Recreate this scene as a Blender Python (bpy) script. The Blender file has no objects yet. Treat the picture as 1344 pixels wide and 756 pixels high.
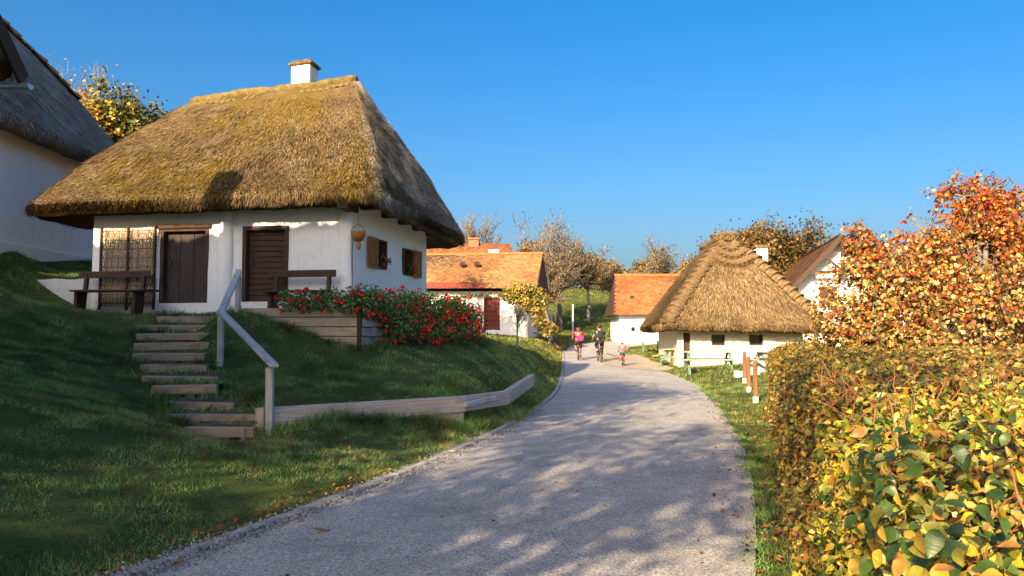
import bpy, math, random
import numpy as np
from mathutils import Vector, Matrix, Quaternion

sc = bpy.context.scene
R = math.radians
F_PX, CX, CY = 1050.0, 672.0, 378.0
PITCH = math.atan(62.0 / F_PX)
EYE = Vector((0.0, 0.0, 1.65))
SUN_EL = R(24.0)
UX, UY = 0.42, 0.90                      # horizontal direction the light travels
_n = math.hypot(UX, UY); UX /= _n; UY /= _n

# ------------------------------------------------------------------ camera
cam_d = bpy.data.cameras.new('camera'); cam = bpy.data.objects.new('camera', cam_d)
sc.collection.objects.link(cam)
cam_d.sensor_width = 36.0; cam_d.lens = F_PX / 1344.0 * 36.0
cam_d.clip_start = 0.05; cam_d.clip_end = 3000.0
cam.location = EYE; cam.rotation_euler = (math.pi / 2 + PITCH, 0, 0)
sc.camera = cam
sc.render.resolution_x = 1024; sc.render.resolution_y = 576
# ------------------------------------------------------------------ world, sun, exposure
w = bpy.data.worlds.new('World'); sc.world = w; w.use_nodes = True
nt = w.node_tree; nt.nodes.clear()
sky = nt.nodes.new('ShaderNodeTexSky'); sky.sky_type = 'NISHITA'; sky.sun_disc = False
sky.sun_elevation = SUN_EL; sky.sun_rotation = math.atan2(-UX, -UY)
sky.altitude = 300; sky.air_density = 1.0; sky.dust_density = 6.5; sky.ozone_density = 3.2
hs = nt.nodes.new('ShaderNodeHueSaturation'); hs.inputs['Saturation'].default_value = 1.44
bg = nt.nodes.new('ShaderNodeBackground'); bg.inputs['Strength'].default_value = 0.076
wo = nt.nodes.new('ShaderNodeOutputWorld')
nt.links.new(sky.outputs[0], hs.inputs['Color']); nt.links.new(hs.outputs[0], bg.inputs['Color'])
nt.links.new(bg.outputs[0], wo.inputs['Surface'])
sun_d = bpy.data.lights.new('sun', 'SUN'); sun_d.energy = 4.2; sun_d.angle = R(0.5); sun_d.color = (1.0, 0.77, 0.48)
sun = bpy.data.objects.new('sun', sun_d); sc.collection.objects.link(sun)
LDIR = Vector((UX * math.cos(SUN_EL), UY * math.cos(SUN_EL), -math.sin(SUN_EL)))
sun.rotation_euler = (-LDIR).to_track_quat('Z', 'Y').to_euler(); sun.location = (-20, -30, 40)
sc.view_settings.view_transform = 'Standard'; sc.view_settings.look = 'None'
sc.view_settings.exposure = 1.68; sc.view_settings.gamma = 1.0; sc.view_settings.use_curve_mapping = False

# ------------------------------------------------------------------ helpers: picture geometry
CP, SP = math.cos(PITCH), math.sin(PITCH)
def ray(px, py):
    a = (px - CX) / F_PX; b = (CY - py) / F_PX
    return Vector((a, CP - b * SP, SP + b * CP))
def at(px, py, Y):
    d = ray(px, py); return EYE + d * (Y / d.y)
def on_z(px, py, z):
    d = ray(px, py); return EYE + d * ((z - EYE.z) / d.z)
def on_plane(px, py, A, B):
    n = Vector((B[1] - A[1], -(B[0] - A[0]), 0)); d = ray(px, py)
    return EYE + d * ((Vector((A[0], A[1], 0)) - EYE).dot(n) / d.dot(n))
def project(P):
    P = np.asarray(P, float); x, y, z = P[..., 0], P[..., 1], P[..., 2] - EYE.z
    dep = y * CP + z * SP
    return CX + F_PX * x / dep, CY - F_PX * (z * CP - y * SP) / dep, dep

# ------------------------------------------------------------------ helpers: noise
def _hash(ix, iy, iz, seed):
    h = (ix * 374761393 + iy * 668265263 + iz * 2147483647 + seed * 1274126177) & 0xffffffff
    h = ((h ^ (h >> 13)) * 1274126177) & 0xffffffff
    return ((h ^ (h >> 16)) & 0xffffff) / float(0xffffff)
def vnoise(P, scale=1.0, seed=0):
    P = np.asarray(P, float) * scale
    i = np.floor(P).astype(np.int64); f = P - i; f = f * f * (3 - 2 * f)
    out = 0.0
    for dx in (0, 1):
        for dy in (0, 1):
            for dz in (0, 1):
                wgt = (f[..., 0] if dx else 1 - f[..., 0]) * (f[..., 1] if dy else 1 - f[..., 1]) * (f[..., 2] if dz else 1 - f[..., 2])
                out = out + wgt * _hash(i[..., 0] + dx, i[..., 1] + dy, i[..., 2] + dz, seed)
    return out
def fbm(P, scale=1.0, seed=0, oct=3):
    s, a, t = 0.0, 1.0, 0.0
    for o in range(oct):
        s = s + a * vnoise(P, scale * 2 ** o, seed + o * 17); t += a; a *= .5
    return s / t
def sstep(x): x = np.clip(x, 0, 1); return x * x * (3 - 2 * x)

# ------------------------------------------------------------------ helpers: objects
ORIG = {}
def link(o): sc.collection.objects.link(o); return o
def tag(o, label=None, cat=None, group=None, kind=None):
    if label: o['label'] = label
    if cat: o['category'] = cat
    if group: o['group'] = group
    if kind: o['kind'] = kind
    return o
def thing(name, label, cat, loc, group=None):
    o = bpy.data.objects.new(name, None); link(o); o.empty_display_size = .2
    o.location = loc; ORIG[o.name] = Vector(loc)
    return tag(o, label, cat, group)
def origin(parent): return ORIG[parent.name] if parent else Vector((0, 0, 0))
def attach(o, parent, loc=None):
    """parents have no rotation; loc is the world position of o's own origin (default: the parent's)"""
    po = origin(parent); wl = Vector(loc) if loc is not None else po
    o.location = wl - po
    if parent: o.parent = parent
    ORIG[o.name] = wl
    return o
class MB:
    def __init__(s, frame=None): s.v = []; s.f = []; s.uv = []; s.F = frame
    def p(s, q): return s.F.pt(*q) if s.F else Vector(q)
    def face(s, idx, uv=None): s.f.append(tuple(idx)); s.uv.append(uv)
    def hexa(s, c):                        # 8 corners: bottom loop 0-3, top loop 4-7
        b = len(s.v); s.v += [Vector(q) for q in c]
        e = [(c[1] - c[0]).length, (c[3] - c[0]).length, (c[4] - c[0]).length]; la = e.index(max(e))
        off = random.random() * 7
        for q in ((0, 3, 2, 1), (4, 5, 6, 7), (0, 1, 5, 4), (1, 2, 6, 5), (2, 3, 7, 6), (3, 0, 4, 7)):
            uv = []
            for k in q:
                t = (e[0] * (k in (1, 2, 5, 6)), e[1] * (k in (2, 3, 6, 7)), e[2] * (k > 3))
                uv.append((t[la] + off, t[(la + 1) % 3] + t[(la + 2) % 3] + off * .37))
            s.face([b + k for k in q], uv)
    def box(s, a, b):
        (x0, y0, z0), (x1, y1, z1) = a, b
        c = [(x0, y0, z0), (x1, y0, z0), (x1, y1, z0), (x0, y1, z0), (x0, y0, z1), (x1, y0, z1), (x1, y1, z1), (x0, y1, z1)]
        s.hexa([s.p(q) for q in c]); return s
    def bar(s, p0, p1, wd, ht, up=(0, 0, 1)):
        p0, p1 = Vector(p0), Vector(p1); d = (p1 - p0).normalized(); u = Vector(up)
        sd = d.cross(u).normalized() * wd / 2; uu = sd.cross(d).normalized() * ht / 2
        s.hexa([p0 - sd - uu, p1 - sd - uu, p1 + sd - uu, p0 + sd - uu, p0 - sd + uu, p1 - sd + uu, p1 + sd + uu, p0 + sd + uu]); return s
    def tube(s, pts, rad, n=8, cap=True):
        pts = [Vector(q) for q in pts]
        if not hasattr(rad, '__len__'): rad = [rad] * len(pts)
        ref = None; b0 = len(s.v)
        for i, q in enumerate(pts):
            t = (pts[min(i + 1, len(pts) - 1)] - pts[max(i - 1, 0)]).normalized()
            if ref is None: ref = t.orthogonal().normalized()
            ref = (ref - t * ref.dot(t)); ref = ref.normalized() if ref.length > 1e-5 else t.orthogonal().normalized()
            bn = t.cross(ref)
            for k in range(n):
                a = 2 * math.pi * k / n; s.v.append(q + (ref * math.cos(a) + bn * math.sin(a)) * rad[i])
        for i in range(len(pts) - 1):
            for k in range(n):
                k2 = (k + 1) % n; s.face((b0 + i * n + k, b0 + i * n + k2, b0 + (i + 1) * n + k2, b0 + (i + 1) * n + k))
        if cap:
            s.face([b0 + k for k in range(n)][::-1]); s.face([b0 + (len(pts) - 1) * n + k for k in range(n)])
        return s
    def lathe(s, c, prof, n=14):           # prof: (r, z) list
        c = Vector(c); b0 = len(s.v)
        for r, z in prof:
            for k in range(n):
                a = 2 * math.pi * k / n; s.v.append(c + Vector((r * math.cos(a), r * math.sin(a), z)))
        for i in range(len(prof) - 1):
            for k in range(n):
                k2 = (k + 1) % n; s.face((b0 + i * n + k, b0 + i * n + k2, b0 + (i + 1) * n + k2, b0 + (i + 1) * n + k))
        s.face([b0 + k for k in range(n)][::-1]); s.face([b0 + (len(prof) - 1) * n + k for k in range(n)])
        return s
    def poly(s, pts, uv=None):
        b = len(s.v); s.v += [Vector(q) for q in pts]; s.face(range(b, b + len(pts)), uv); return s
    def prism(s, pts, ext):
        ext = Vector(ext); b = len(s.v); n = len(pts)
        s.v += [Vector(q) for q in pts] + [Vector(q) + ext for q in pts]
        s.face([b + k for k in range(n)][::-1]); s.face([b + n + k for k in range(n)])
        for k in range(n):
            k2 = (k + 1) % n; s.face((b + k, b + k2, b + n + k2, b + n + k))
        return s
    def build(s, name, m, parent=None, smooth=False, bevel=0.0, loc=None):
        wl = Vector(loc) if loc is not None else origin(parent)
        me = bpy.data.meshes.new(name)
        me.from_pydata([tuple(v - wl) for v in s.v], [], s.f)
        ul = me.uv_layers.new(name='UVMap'); k = 0
        for uv, fc in zip(s.uv, s.f):
            for j in range(len(fc)):
                ul.data[k].uv = uv[j] if uv else (0, 0); k += 1
        me.materials.append(m)
        if smooth: me.polygons.foreach_set('use_smooth', [True] * len(me.polygons))
        me.update()
        o = bpy.data.objects.new(name, me); link(o); attach(o, parent, loc if loc is not None else None)
        if parent is None and loc is None: ORIG[o.name] = Vector((0, 0, 0))
        if bevel:
            b = o.modifiers.new('bevel', 'BEVEL'); b.width = bevel; b.segments = 1; b.limit_method = 'ANGLE'
        return o
class Frame:
    def __init__(s, o, ex, n): s.o = Vector(o); s.ex = Vector(ex).normalized(); s.n = Vector(n).normalized()
    def pt(s, a, d, z): return Vector((s.o.x, s.o.y, 0)) + s.ex * a + s.n * d + Vector((0, 0, z))
    def inv(s, P): q = Vector(P) - s.o; return q.dot(s.ex), q.dot(s.n), P[2]
def wall_frame(A, B):                     # A -> B runs left to right seen from outside
    A, B = Vector((A[0], A[1], 0)), Vector((B[0], B[1], 0)); ex = (B - A).normalized()
    return Frame(A, ex, (ex.y, -ex.x, 0)), (B - A).length

def fast_mesh(name, verts, faces, m, parent=None, cols=None, smooth=False, loc=None, normals_up=False):
    wl = Vector(loc) if loc is not None else origin(parent)
    verts = np.asarray(verts, np.float32) - np.array(wl, np.float32); faces = np.asarray(faces, np.int32)
    me = bpy.data.meshes.new(name); nf, k = faces.shape
    me.vertices.add(len(verts)); me.vertices.foreach_set('co', verts.ravel())
    me.loops.add(nf * k); me.loops.foreach_set('vertex_index', faces.ravel())
    me.polygons.add(nf); me.polygons.foreach_set('loop_start', np.arange(0, nf * k, k, dtype=np.int32))
    if smooth: me.polygons.foreach_set('use_smooth', np.ones(nf, bool))
    me.update(calc_edges=True)
    if cols is not None:
        a = me.color_attributes.new('Col', 'FLOAT_COLOR', 'POINT')
        c = np.ones((len(verts), 4), np.float32); c[:, :3] = cols; a.data.foreach_set('color', c.ravel())
    me.materials.append(m)
    o = bpy.data.objects.new(name, me); link(o); attach(o, parent, loc if loc is not None else None)
    return o
def place(me, name, parent, Mw):           # shared mesh as a child, world matrix Mw
    o = bpy.data.objects.new(name, me); link(o)
    if parent: o.parent = parent
    o.matrix_local = Matrix.Translation(-origin(parent)) @ Mw
    ORIG[o.name] = Mw.translation.copy()
    return o
def copy_tree(o, loc, rz=0.0, parent=None):
    c = o.copy(); link(c)
    if parent: c.parent = parent
    else: c.location = loc; c.rotation_euler = (0, 0, rz); ORIG[c.name] = Vector(loc)
    for ch in list(o.children): copy_tree(ch, None, 0, c)
    return c

# ------------------------------------------------------------------ helpers: materials
def newmat(name):
    m = bpy.data.materials.new(name); m.use_nodes = True; t = m.node_tree; t.nodes.clear()
    o = t.nodes.new('ShaderNodeOutputMaterial'); b = t.nodes.new('ShaderNodeBsdfPrincipled')
    t.links.new(b.outputs[0], o.inputs[0]); return m, t, b, o
def N(t, kind, **kw):
    n = t.nodes.new(kind)
    for k, v in kw.items():
        if k in n.inputs.keys() if isinstance(k, str) else False: n.inputs[k].default_value = v
        else: setattr(n, k, v)
    return n
def mapping(t, coord, scale):
    tc = t.nodes.new('ShaderNodeTexCoord'); mp = t.nodes.new('ShaderNodeMapping'); mp.inputs['Scale'].default_value = scale
    t.links.new(tc.outputs[coord], mp.inputs['Vector']); return mp.outputs[0]
def ramp(t, fac, stops):
    r = t.nodes.new('ShaderNodeValToRGB'); t.links.new(fac, r.inputs[0])
    while len(r.color_ramp.elements) < len(stops): r.color_ramp.elements.new(0.5)
    for e, (p, c) in zip(r.color_ramp.elements, stops): e.position = p; e.color = (*c, 1)
    return r.outputs[0]
def noise(t, vec, scale, detail=4, rough=.6):
    n = t.nodes.new('ShaderNodeTexNoise'); n.inputs['Scale'].default_value = scale; n.inputs['Detail'].default_value = detail
    n.inputs['Roughness'].default_value = rough
    if vec: t.links.new(vec, n.inputs['Vector'])
    return n.outputs['Fac']
def mixc(t, a, b, fac, mode='MIX'):
    m = t.nodes.new('ShaderNodeMix'); m.data_type = 'RGBA'; m.blend_type = mode
    for s_, v in ((6, a), (7, b), (0, fac)):
        if hasattr(v, 'links') or isinstance(v, bpy.types.NodeSocket): t.links.new(v, m.inputs[s_])
        elif s_ == 0: m.inputs[0].default_value = v
        else: m.inputs[s_].default_value = (*v, 1)
    return m.outputs[2]
def bump(t, b, h, strength, dist=.02):
    n = t.nodes.new('ShaderNodeBump'); n.inputs['Strength'].default_value = strength; n.inputs['Distance'].default_value = dist
    t.links.new(h, n.inputs['Height']); t.links.new(n.outputs[0], b.inputs['Normal'])
def surf(name, stops, scale=3.0, rough=.85, bstr=.4, bscale=30.0, bdist=.01, coord='Object', stretch=(1, 1, 1), detail=5, spec=.3, metallic=0.0):
    m, t, b, o = newmat(name); v = mapping(t, coord, stretch)
    c = ramp(t, noise(t, v, scale, detail), stops); t.links.new(c, b.inputs['Base Color'])
    b.inputs['Roughness'].default_value = rough; b.inputs['Specular IOR Level'].default_value = spec; b.inputs['Metallic'].default_value = metallic
    if bstr: bump(t, b, noise(t, v, bscale, 4), bstr, bdist)
    return m
def wood(name, a, b_, rough=.8, fine=1.0):
    m, t, b, o = newmat(name); v = mapping(t, 'UV', (2.0, 38.0 * fine, 1))
    n1 = noise(t, v, 1.0, 6, .65); c = ramp(t, n1, [(.3, a), (.7, b_)])
    v2 = mapping(t, 'Object', (1, 1, 1)); n2 = noise(t, v2, 2.3, 4)
    c = mixc(t, c, tuple(x * .45 for x in a), ramp(t, n2, [(.5, (0, 0, 0)), (.8, (.7, .7, .7))]))
    t.links.new(c, b.inputs['Base Color']); b.inputs['Roughness'].default_value = rough; b.inputs['Specular IOR Level'].default_value = .25
    bump(t, b, n1, .5, .006); return m
def attr_mat(name, rough=.8, transl=0.0, var=.25, vscale=40.0, spec=.2, bstr=0.0, bscale=60.0):
    m, t, b, o = newmat(name)
    a = t.nodes.new('ShaderNodeVertexColor'); a.layer_name = 'Col'
    v = mapping(t, 'Object', (1, 1, 1)); n1 = noise(t, v, vscale, 3)
    c = mixc(t, a.outputs[0], ramp(t, n1, [(.25, (1 - var,) * 3), (.75, (1 + var,) * 3)]), 1.0, 'MULTIPLY')
    t.links.new(c, b.inputs['Base Color']); b.inputs['Roughness'].default_value = rough; b.inputs['Specular IOR Level'].default_value = spec
    if bstr: bump(t, b, noise(t, v, bscale, 4), bstr, .01)
    if transl:
        tr = t.nodes.new('ShaderNodeBsdfTranslucent'); t.links.new(c, tr.inputs[0])
        mx = t.nodes.new('ShaderNodeMixShader'); mx.inputs[0].default_value = transl
        t.links.new(b.outputs[0], mx.inputs[1]); t.links.new(tr.outputs[0], mx.inputs[2]); t.links.new(mx.outputs[0], o.inputs[0])
    return m
def plain(name, c, rough=.6, metallic=0.0, var=.15, scale=8.0):
    return surf(name, [(.3, tuple(x * (1 - var) for x in c)), (.7, tuple(min(1, x * (1 + var)) for x in c))], scale, rough, .15, 60, .003, metallic=metallic)

def wallmat(name, base, dirt=(.45, .40, .33)):
    m, t, b, o = newmat(name); v = mapping(t, 'Object', (1, 1, 1))
    n1 = noise(t, v, .9, 6, .7); n2 = noise(t, v, 7, 5, .7)
    c = ramp(t, n2, [(.3, tuple(x * .93 for x in base)), (.6, base)])
    c = mixc(t, c, dirt, ramp(t, n1, [(.54, (0, 0, 0)), (.85, (.55, .55, .55))]))
    vs = mapping(t, 'Object', (5, 5, .5)); c = mixc(t, c, dirt, ramp(t, noise(t, vs, 1.0, 4), [(.58, (0, 0, 0)), (.9, (.4, .4, .4))]))
    t.links.new(c, b.inputs['Base Color']); b.inputs['Roughness'].default_value = .92; b.inputs['Specular IOR Level'].default_value = .15
    bump(t, b, noise(t, v, 9, 6, .7), .5, .03); return m

LIME = wallmat('limewash', (.87, .865, .85))
CREAM = wallmat('cream_plaster', (.72, .64, .5), (.5, .4, .25))
DARKW = wood('dark_brown_timber', (.045, .026, .018), (.10, .06, .042))
DOORW = wood('weathered_door_wood', (.035, .026, .027), (.075, .055, .055))
DOORB = wood('brown_door_wood', (.04, .024, .016), (.10, .06, .04))
GREYW = wood('grey_weathered_timber', (.34, .32, .33), (.62, .59, .58))
BEAMW = wood('beam_timber', (.32, .26, .23), (.6, .51, .45))
PALEW = wood('pale_board', (.32, .24, .14), (.58, .48, .33))
SHUT = wood('orange_brown_shutter', (.20, .09, .025), (.34, .16, .05))
REDW = wood('dark_red_wood', (.12, .025, .02), (.2, .05, .04))
POSTW = surf('orange_post_wood', [(.3, (.12, .055, .025)), (.55, (.23, .115, .05)), (.75, (.32, .2, .1))], 14, .85, .5, 40, .01, stretch=(1, 1, .12))
LOGW = wood('tread_timber', (.28, .19, .13), (.52, .40, .29))
TABLEW = wood('table_wood', (.36, .26, .14), (.58, .45, .28))
GREENM = plain('green_painted_metal', (.10, .19, .13), .5)
GREYM = plain('grey_painted_table', (.34, .36, .38), .6)
THATCH = attr_mat('thatch_straw', .95, 0.0, .35, 55, .05, .6, 70)
BUNDLE = surf('straw_bundle', [(.3, (.09, .055, .025)), (.55, (.2, .13, .06)), (.75, (.32, .23, .12))], 9, .95, .9, 60, .02)
BUNDLE_MOSS = surf('mossy_straw_bundle', [(.3, (.08, .055, .02)), (.55, (.17, .125, .04)), (.75, (.27, .2, .07))], 7, .95, .9, 60, .02)
LEAF = attr_mat('leaf', .5, .25, .2, 30, .35)
LEAFBIG = attr_mat('hedge_leaf', .42, .15, .45, 60, .4)
GRASS = attr_mat('grass_blade', .7, .25, .2, 6, .2)
BARK = surf('bark', [(.3, (.11, .09, .075)), (.7, (.26, .22, .185))], 6, .9, .8, 25, .02, stretch=(1, 1, .3))
BARKD = surf('dark_bark', [(.3, (.05, .035, .025)), (.7, (.13, .09, .06))], 6, .9, .8, 25, .02, stretch=(1, 1, .3))
TILE = attr_mat('clay_tile', .8, 0, .3, 14, .25)
GLASS = surf('dark_window_glass', [(.3, (.015, .015, .018)), (.7, (.04, .035, .03))], 3, .15, 0, spec=.6)
STONE = surf('grey_stone', [(.3, (.2, .19, .19)), (.7, (.4, .38, .36))], 5, .9, .8, 18, .03)
WSTONE = surf('white_stone', [(.3, (.55, .52, .48)), (.7, (.75, .73, .7))], 5, .9, .6, 18, .03)
ZINC = surf('zinc_gutter', [(.3, (.35, .42, .48)), (.7, (.5, .57, .62))], 4, .4, .2, 30, .004, metallic=.6)
BRICK = surf('chimney_brick', [(.3, (.2, .09, .05)), (.7, (.36, .17, .1))], 8, .9, .6, 30, .02)
SOIL = surf('soil', [(.3, (.06, .04, .025)), (.7, (.13, .09, .055))], 6, .95, .9, 25, .04)

# ================================================================== terrain
ZR_Y = np.array([-60, 14, 20, 28, 36, 46, 56, 63, 75, 100.]); ZR_Z = np.array([0, 0, .06, .15, .26, .60, 1.08, 1.3, 1.6, 2.])
def zroad(y): return np.interp(y, ZR_Y, ZR_Z)
LEFT_PX = [(180, 756), (290, 714), (420, 668), (560, 612), (650, 571), (700, 544), (728, 522)]
RIGHT_PX = [(990, 756), (993, 700), (990, 640), (975, 580), (945, 535), (922, 515)]
def edge(pxs, lo, hi):
    e = [tuple(on_z(a, b, 0.0 if b > 540 else .05)[:2]) for a, b in pxs]
    pts = lo + e + hi
    y = np.array([p[1] for p in pts]); x = np.array([p[0] for p in pts]); o = np.argsort(y); y, x = y[o], x[o]
    yy = np.arange(-30, 75, .25); xx = np.interp(yy, y, x)
    k = np.hanning(13); k /= k.sum(); xp = np.pad(xx, 6, mode='reflect', reflect_type='odd'); return yy, np.convolve(xp, k, 'valid')
EY, EXL = edge(LEFT_PX, [(-14.4, -30), (-4.35, 0)], [(1.35, 23), (1.95, 30), (2.5, 38), (3.0, 46), (3.7, 52), (5.2, 57), (8.5, 61), (16, 65), (30, 68), (60, 75)])
_, EXR = edge(RIGHT_PX, [(-10, -30), (0.05, 0)], [(5.75, 25), (6.1, 30), (6.0, 36), (6.2, 42), (6.6, 47), (7.6, 52), (10.5, 56), (17, 60), (31, 63), (62, 75)])
def road_l(y): return np.interp(y, EY, EXL)
def road_r(y): return np.interp(y, EY, EXR)

CTRL = [(-2.9, 4.5, .22), (-5, 4.5, .7), (-8, 3, 1.3), (-5.5, 7.5, .72), (-4, 7.5, .32), (-4.6, 10.5, .5), (-7, 11, 1.15), (-9, 11, 1.7), (-10.5, 16, 2.5),
        (-12, 13, 2.6), (-14, 16, 3.6), (-4.1, 11.2, .18), (-5.1, 12.7, .6), (-6.0, 14.1, 1.0), (-6.6, 15.6, 1.45), (-7.0, 17, 1.92), (-8.6, 14, 1.5), (-8.7, 17, 2.08), (-9.8, 17.6, 2.25),
        (-3.5, 11.2, .2), (-2.0, 12.3, .25), (-.9, 13.4, .25), (.0, 15.0, .36), (.5, 17.8, .54), (-3.6, 12.4, .62), (-1.4, 14.2, .62), (-.5, 16, .65), (-.2, 18.8, .75),
        (-3.1, 16.3, 1.3), (-4.4, 16.3, 1.65), (-5.7, 16.3, 2.0), (-4.7, 14.8, 1.15), (-2.6, 14.6, .85), (-2, 17.5, 1.25), (-1.2, 20.5, 1.4), (-.6, 23, 1.45),
        (-3.7, 18.4, 2.0), (-10.2, 19.4, 2.2), (-2.5, 22.7, 2.0), (-9, 23.7, 2.4), (-6.5, 21, 2.25),
        (-12.6, 20, 3.85), (-12.6, 25, 3.95), (-11.3, 18.9, 2.5), (-12.1, 20.6, 3.4), (-10.9, 20.6, 3.1), (-16, 20, 4.2), (-10.6, 23, 3.2),
        (.3, 26, .95), (-.9, 30, 1.45), (1.6, 33, .72), (1.6, 40, 1.1), (-3, 36, 1.7), (1.6, 46.6, 1.35), (-4, 47, 1.9), (-9, 47, 2.6), (-4, 56, 2.3), (2.2, 53, 1.5),
        (8, 28, .40), (10, 33, .42), (6.6, 20, .12), (5, 14, .03), (3, 7, 0), (1.5, 3, 0), (12, 20, .3), (8, 10, .05), (20, 30, .6), (7.6, 54, 1.1), (12, 50, 1.0), (16, 40, .8), (20, 48, 1.2),
        (-2, 68, 2.8), (3, 68, 2.4), (5, 80, 5.4), (-5, 90, 7), (12, 90, 6.5), (22, 100, 6), (40, 80, 2.5), (-20, 60, 6), (-20, 42, 5.5), (-30, 25, 6), (-40, 100, 9),
        (60, 150, 6), (0, 160, 12), (-120, 60, 9), (120, 50, 1), (60, 0, 0), (0, -40, 0), (-10, -5, 1.2), (-12, 6, 1.8), (-30, -20, 2.5), (-60, 0, 5), (200, 300, 6), (-200, 300, 8), (0, 400, 8), (-300, -200, 4), (300, -200, 0)]
for y_ in np.arange(-10, 60, 2.5):
    CTRL.append((float(road_l(y_)), y_, float(zroad(y_)))); CTRL.append((float(road_r(y_)), y_, float(zroad(y_))))
CT = np.array(CTRL)
def _phi(r): return np.sqrt(r * r + .5)
_A = _phi(np.linalg.norm(CT[:, None, :2] - CT[None, :, :2], axis=2)); _nC = len(CT)
_P = np.c_[np.ones(_nC), CT[:, :2]]
_M = np.block([[_A - np.eye(_nC) * .02, _P], [_P.T, np.zeros((3, 3))]])
_W = np.linalg.solve(_M, np.r_[CT[:, 2], np.zeros(3)])
def _tps(x, y):
    out = np.empty(x.size)
    xf, yf = x.ravel(), y.ravel()
    for a in range(0, xf.size, 20000):
        q = np.c_[xf[a:a + 20000], yf[a:a + 20000]]
        out[a:a + 20000] = _phi(np.linalg.norm(q[:, None] - CT[None, :, :2], axis=2)) @ _W[:_nC] + _W[_nC] + q @ _W[_nC + 1:]
    return out.reshape(x.shape)
SPX = [(205, 277, 418, 426), (181, 264, 430, 438), (176, 265, 441, 449), (181, 264, 453, 464), (181, 262, 467, 476), (184, 260, 481, 491), (184, 277, 496, 507), (195, 284, 510, 520), (212, 308, 528, 543), (219, 325, 546, 560), (239, 329, 563, 577)]
STEP_AB = [(at(x0, (y0 + y1) / 2, 17.0 - .575 * i), at(x1 + 4, (y0 + y1) / 2, 17.0 - .575 * i)) for i, (x0, x1, y0, y1) in enumerate(SPX)]
def _gz_exact(x, y):
    x = np.asarray(x, float); y = np.asarray(y, float)
    z = np.clip(_tps(x, y), -.5, 12)
    d = np.maximum(np.maximum(road_l(y) - x, x - road_r(y)), 0) * .9
    zr = zroad(y); wgt = sstep(d / 1.1) * (y > -25)
    z = np.where(y < 75, (zr - .03) + np.where(wgt > 0, wgt, 0) * (z - zr + .03), z)
    for a_, b_ in STEP_AB:
        z = z - .16 * sstep((x - a_.x + .02) / .2) * sstep((b_.x - .02 - x) / .2) * ((y > a_.y - .02) & (y < a_.y + .6))
    P = np.stack([x, y, x * 0], -1)
    z = z + (fbm(P, .9, 5, 2) - .5) * .09 * sstep(d / 1.5) + (fbm(P, .12, 9, 2) - .5) * 1.2 * sstep((np.hypot(x, y) - 55) / 40)
    return z
# a dense cached height grid so that everything rests on the same sheet
def graded(lo, hi, a, b, fine, mid):
    core = np.arange(a, b + 1e-6, fine); out = list(core); s_ = fine; v = a
    left = []
    while v > lo: s_ *= 1.25; v -= s_; left.append(v)
    s_ = fine; v = b; right = []
    while v < hi: s_ *= 1.25; v += s_; right.append(v)
    return np.array(left[::-1] + out + right)
GX = graded(-500, 500, -16, 14, .25, 1); GY = graded(-300, 600, -2, 50, .3, 1)
_xx, _yy = np.meshgrid(GX, GY, indexing='ij')
GZ = _gz_exact(_xx, _yy)
def ground(x, y):
    x = np.asarray(x, float); y = np.asarray(y, float)
    i = np.clip(np.searchsorted(GX, x) - 1, 0, len(GX) - 2); j = np.clip(np.searchsorted(GY, y) - 1, 0, len(GY) - 2)
    u = np.clip((x - GX[i]) / (GX[i + 1] - GX[i]), 0, 1); v = np.clip((y - GY[j]) / (GY[j + 1] - GY[j]), 0, 1)
    return GZ[i, j] * (1 - u) * (1 - v) + GZ[i + 1, j] * u * (1 - v) + GZ[i, j + 1] * (1 - u) * v + GZ[i + 1, j + 1] * u * v
def gz(x, y): return float(ground(x, y))
def on_ground(px, py):                    # walk along the picture ray until it meets the sheet
    d = ray(px, py); t = 1.0
    while t < 150:
        q = EYE + d * t
        if q.z < gz(q.x, q.y): return Vector((q.x, q.y, gz(q.x, q.y)))
        t += .05
    return EYE + d * 150

def ground_material():
    m, t, b, o = newmat('meadow_ground'); v = mapping(t, 'Object', (1, 1, 1))
    c = ramp(t, noise(t, v, .8, 6, .65), [(.3, (.045, .08, .024)), (.5, (.08, .13, .034)), (.68, (.15, .165, .05))])
    c = mixc(t, c, (.11, .085, .04), ramp(t, noise(t, v, 3.0, 5, .7), [(.55, (0, 0, 0)), (.75, (.6, .6, .6))]))
    c = mixc(t, c, (.03, .025, .012), ramp(t, noise(t, v, 26, 4, .7), [(.45, (0, 0, 0)), (.7, (.7, .7, .7))]))
    t.links.new(c, b.inputs['Base Color']); b.inputs['Roughness'].default_value = .95; b.inputs['Specular IOR Level'].default_value = .1
    bump(t, b, noise(t, v, 22, 5, .75), .9, .08); return m
_v = np.stack([_xx, _yy, GZ], -1).reshape(-1, 3); _ni, _nj = _xx.shape
_i = np.arange(_ni * _nj).reshape(_ni, _nj)
_f = np.stack([_i[:-1, :-1], _i[1:, :-1], _i[1:, 1:], _i[:-1, 1:]], -1).reshape(-1, 4)
go = fast_mesh('ground', _v, _f, ground_material(), smooth=True); tag(go, kind='structure')

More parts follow.
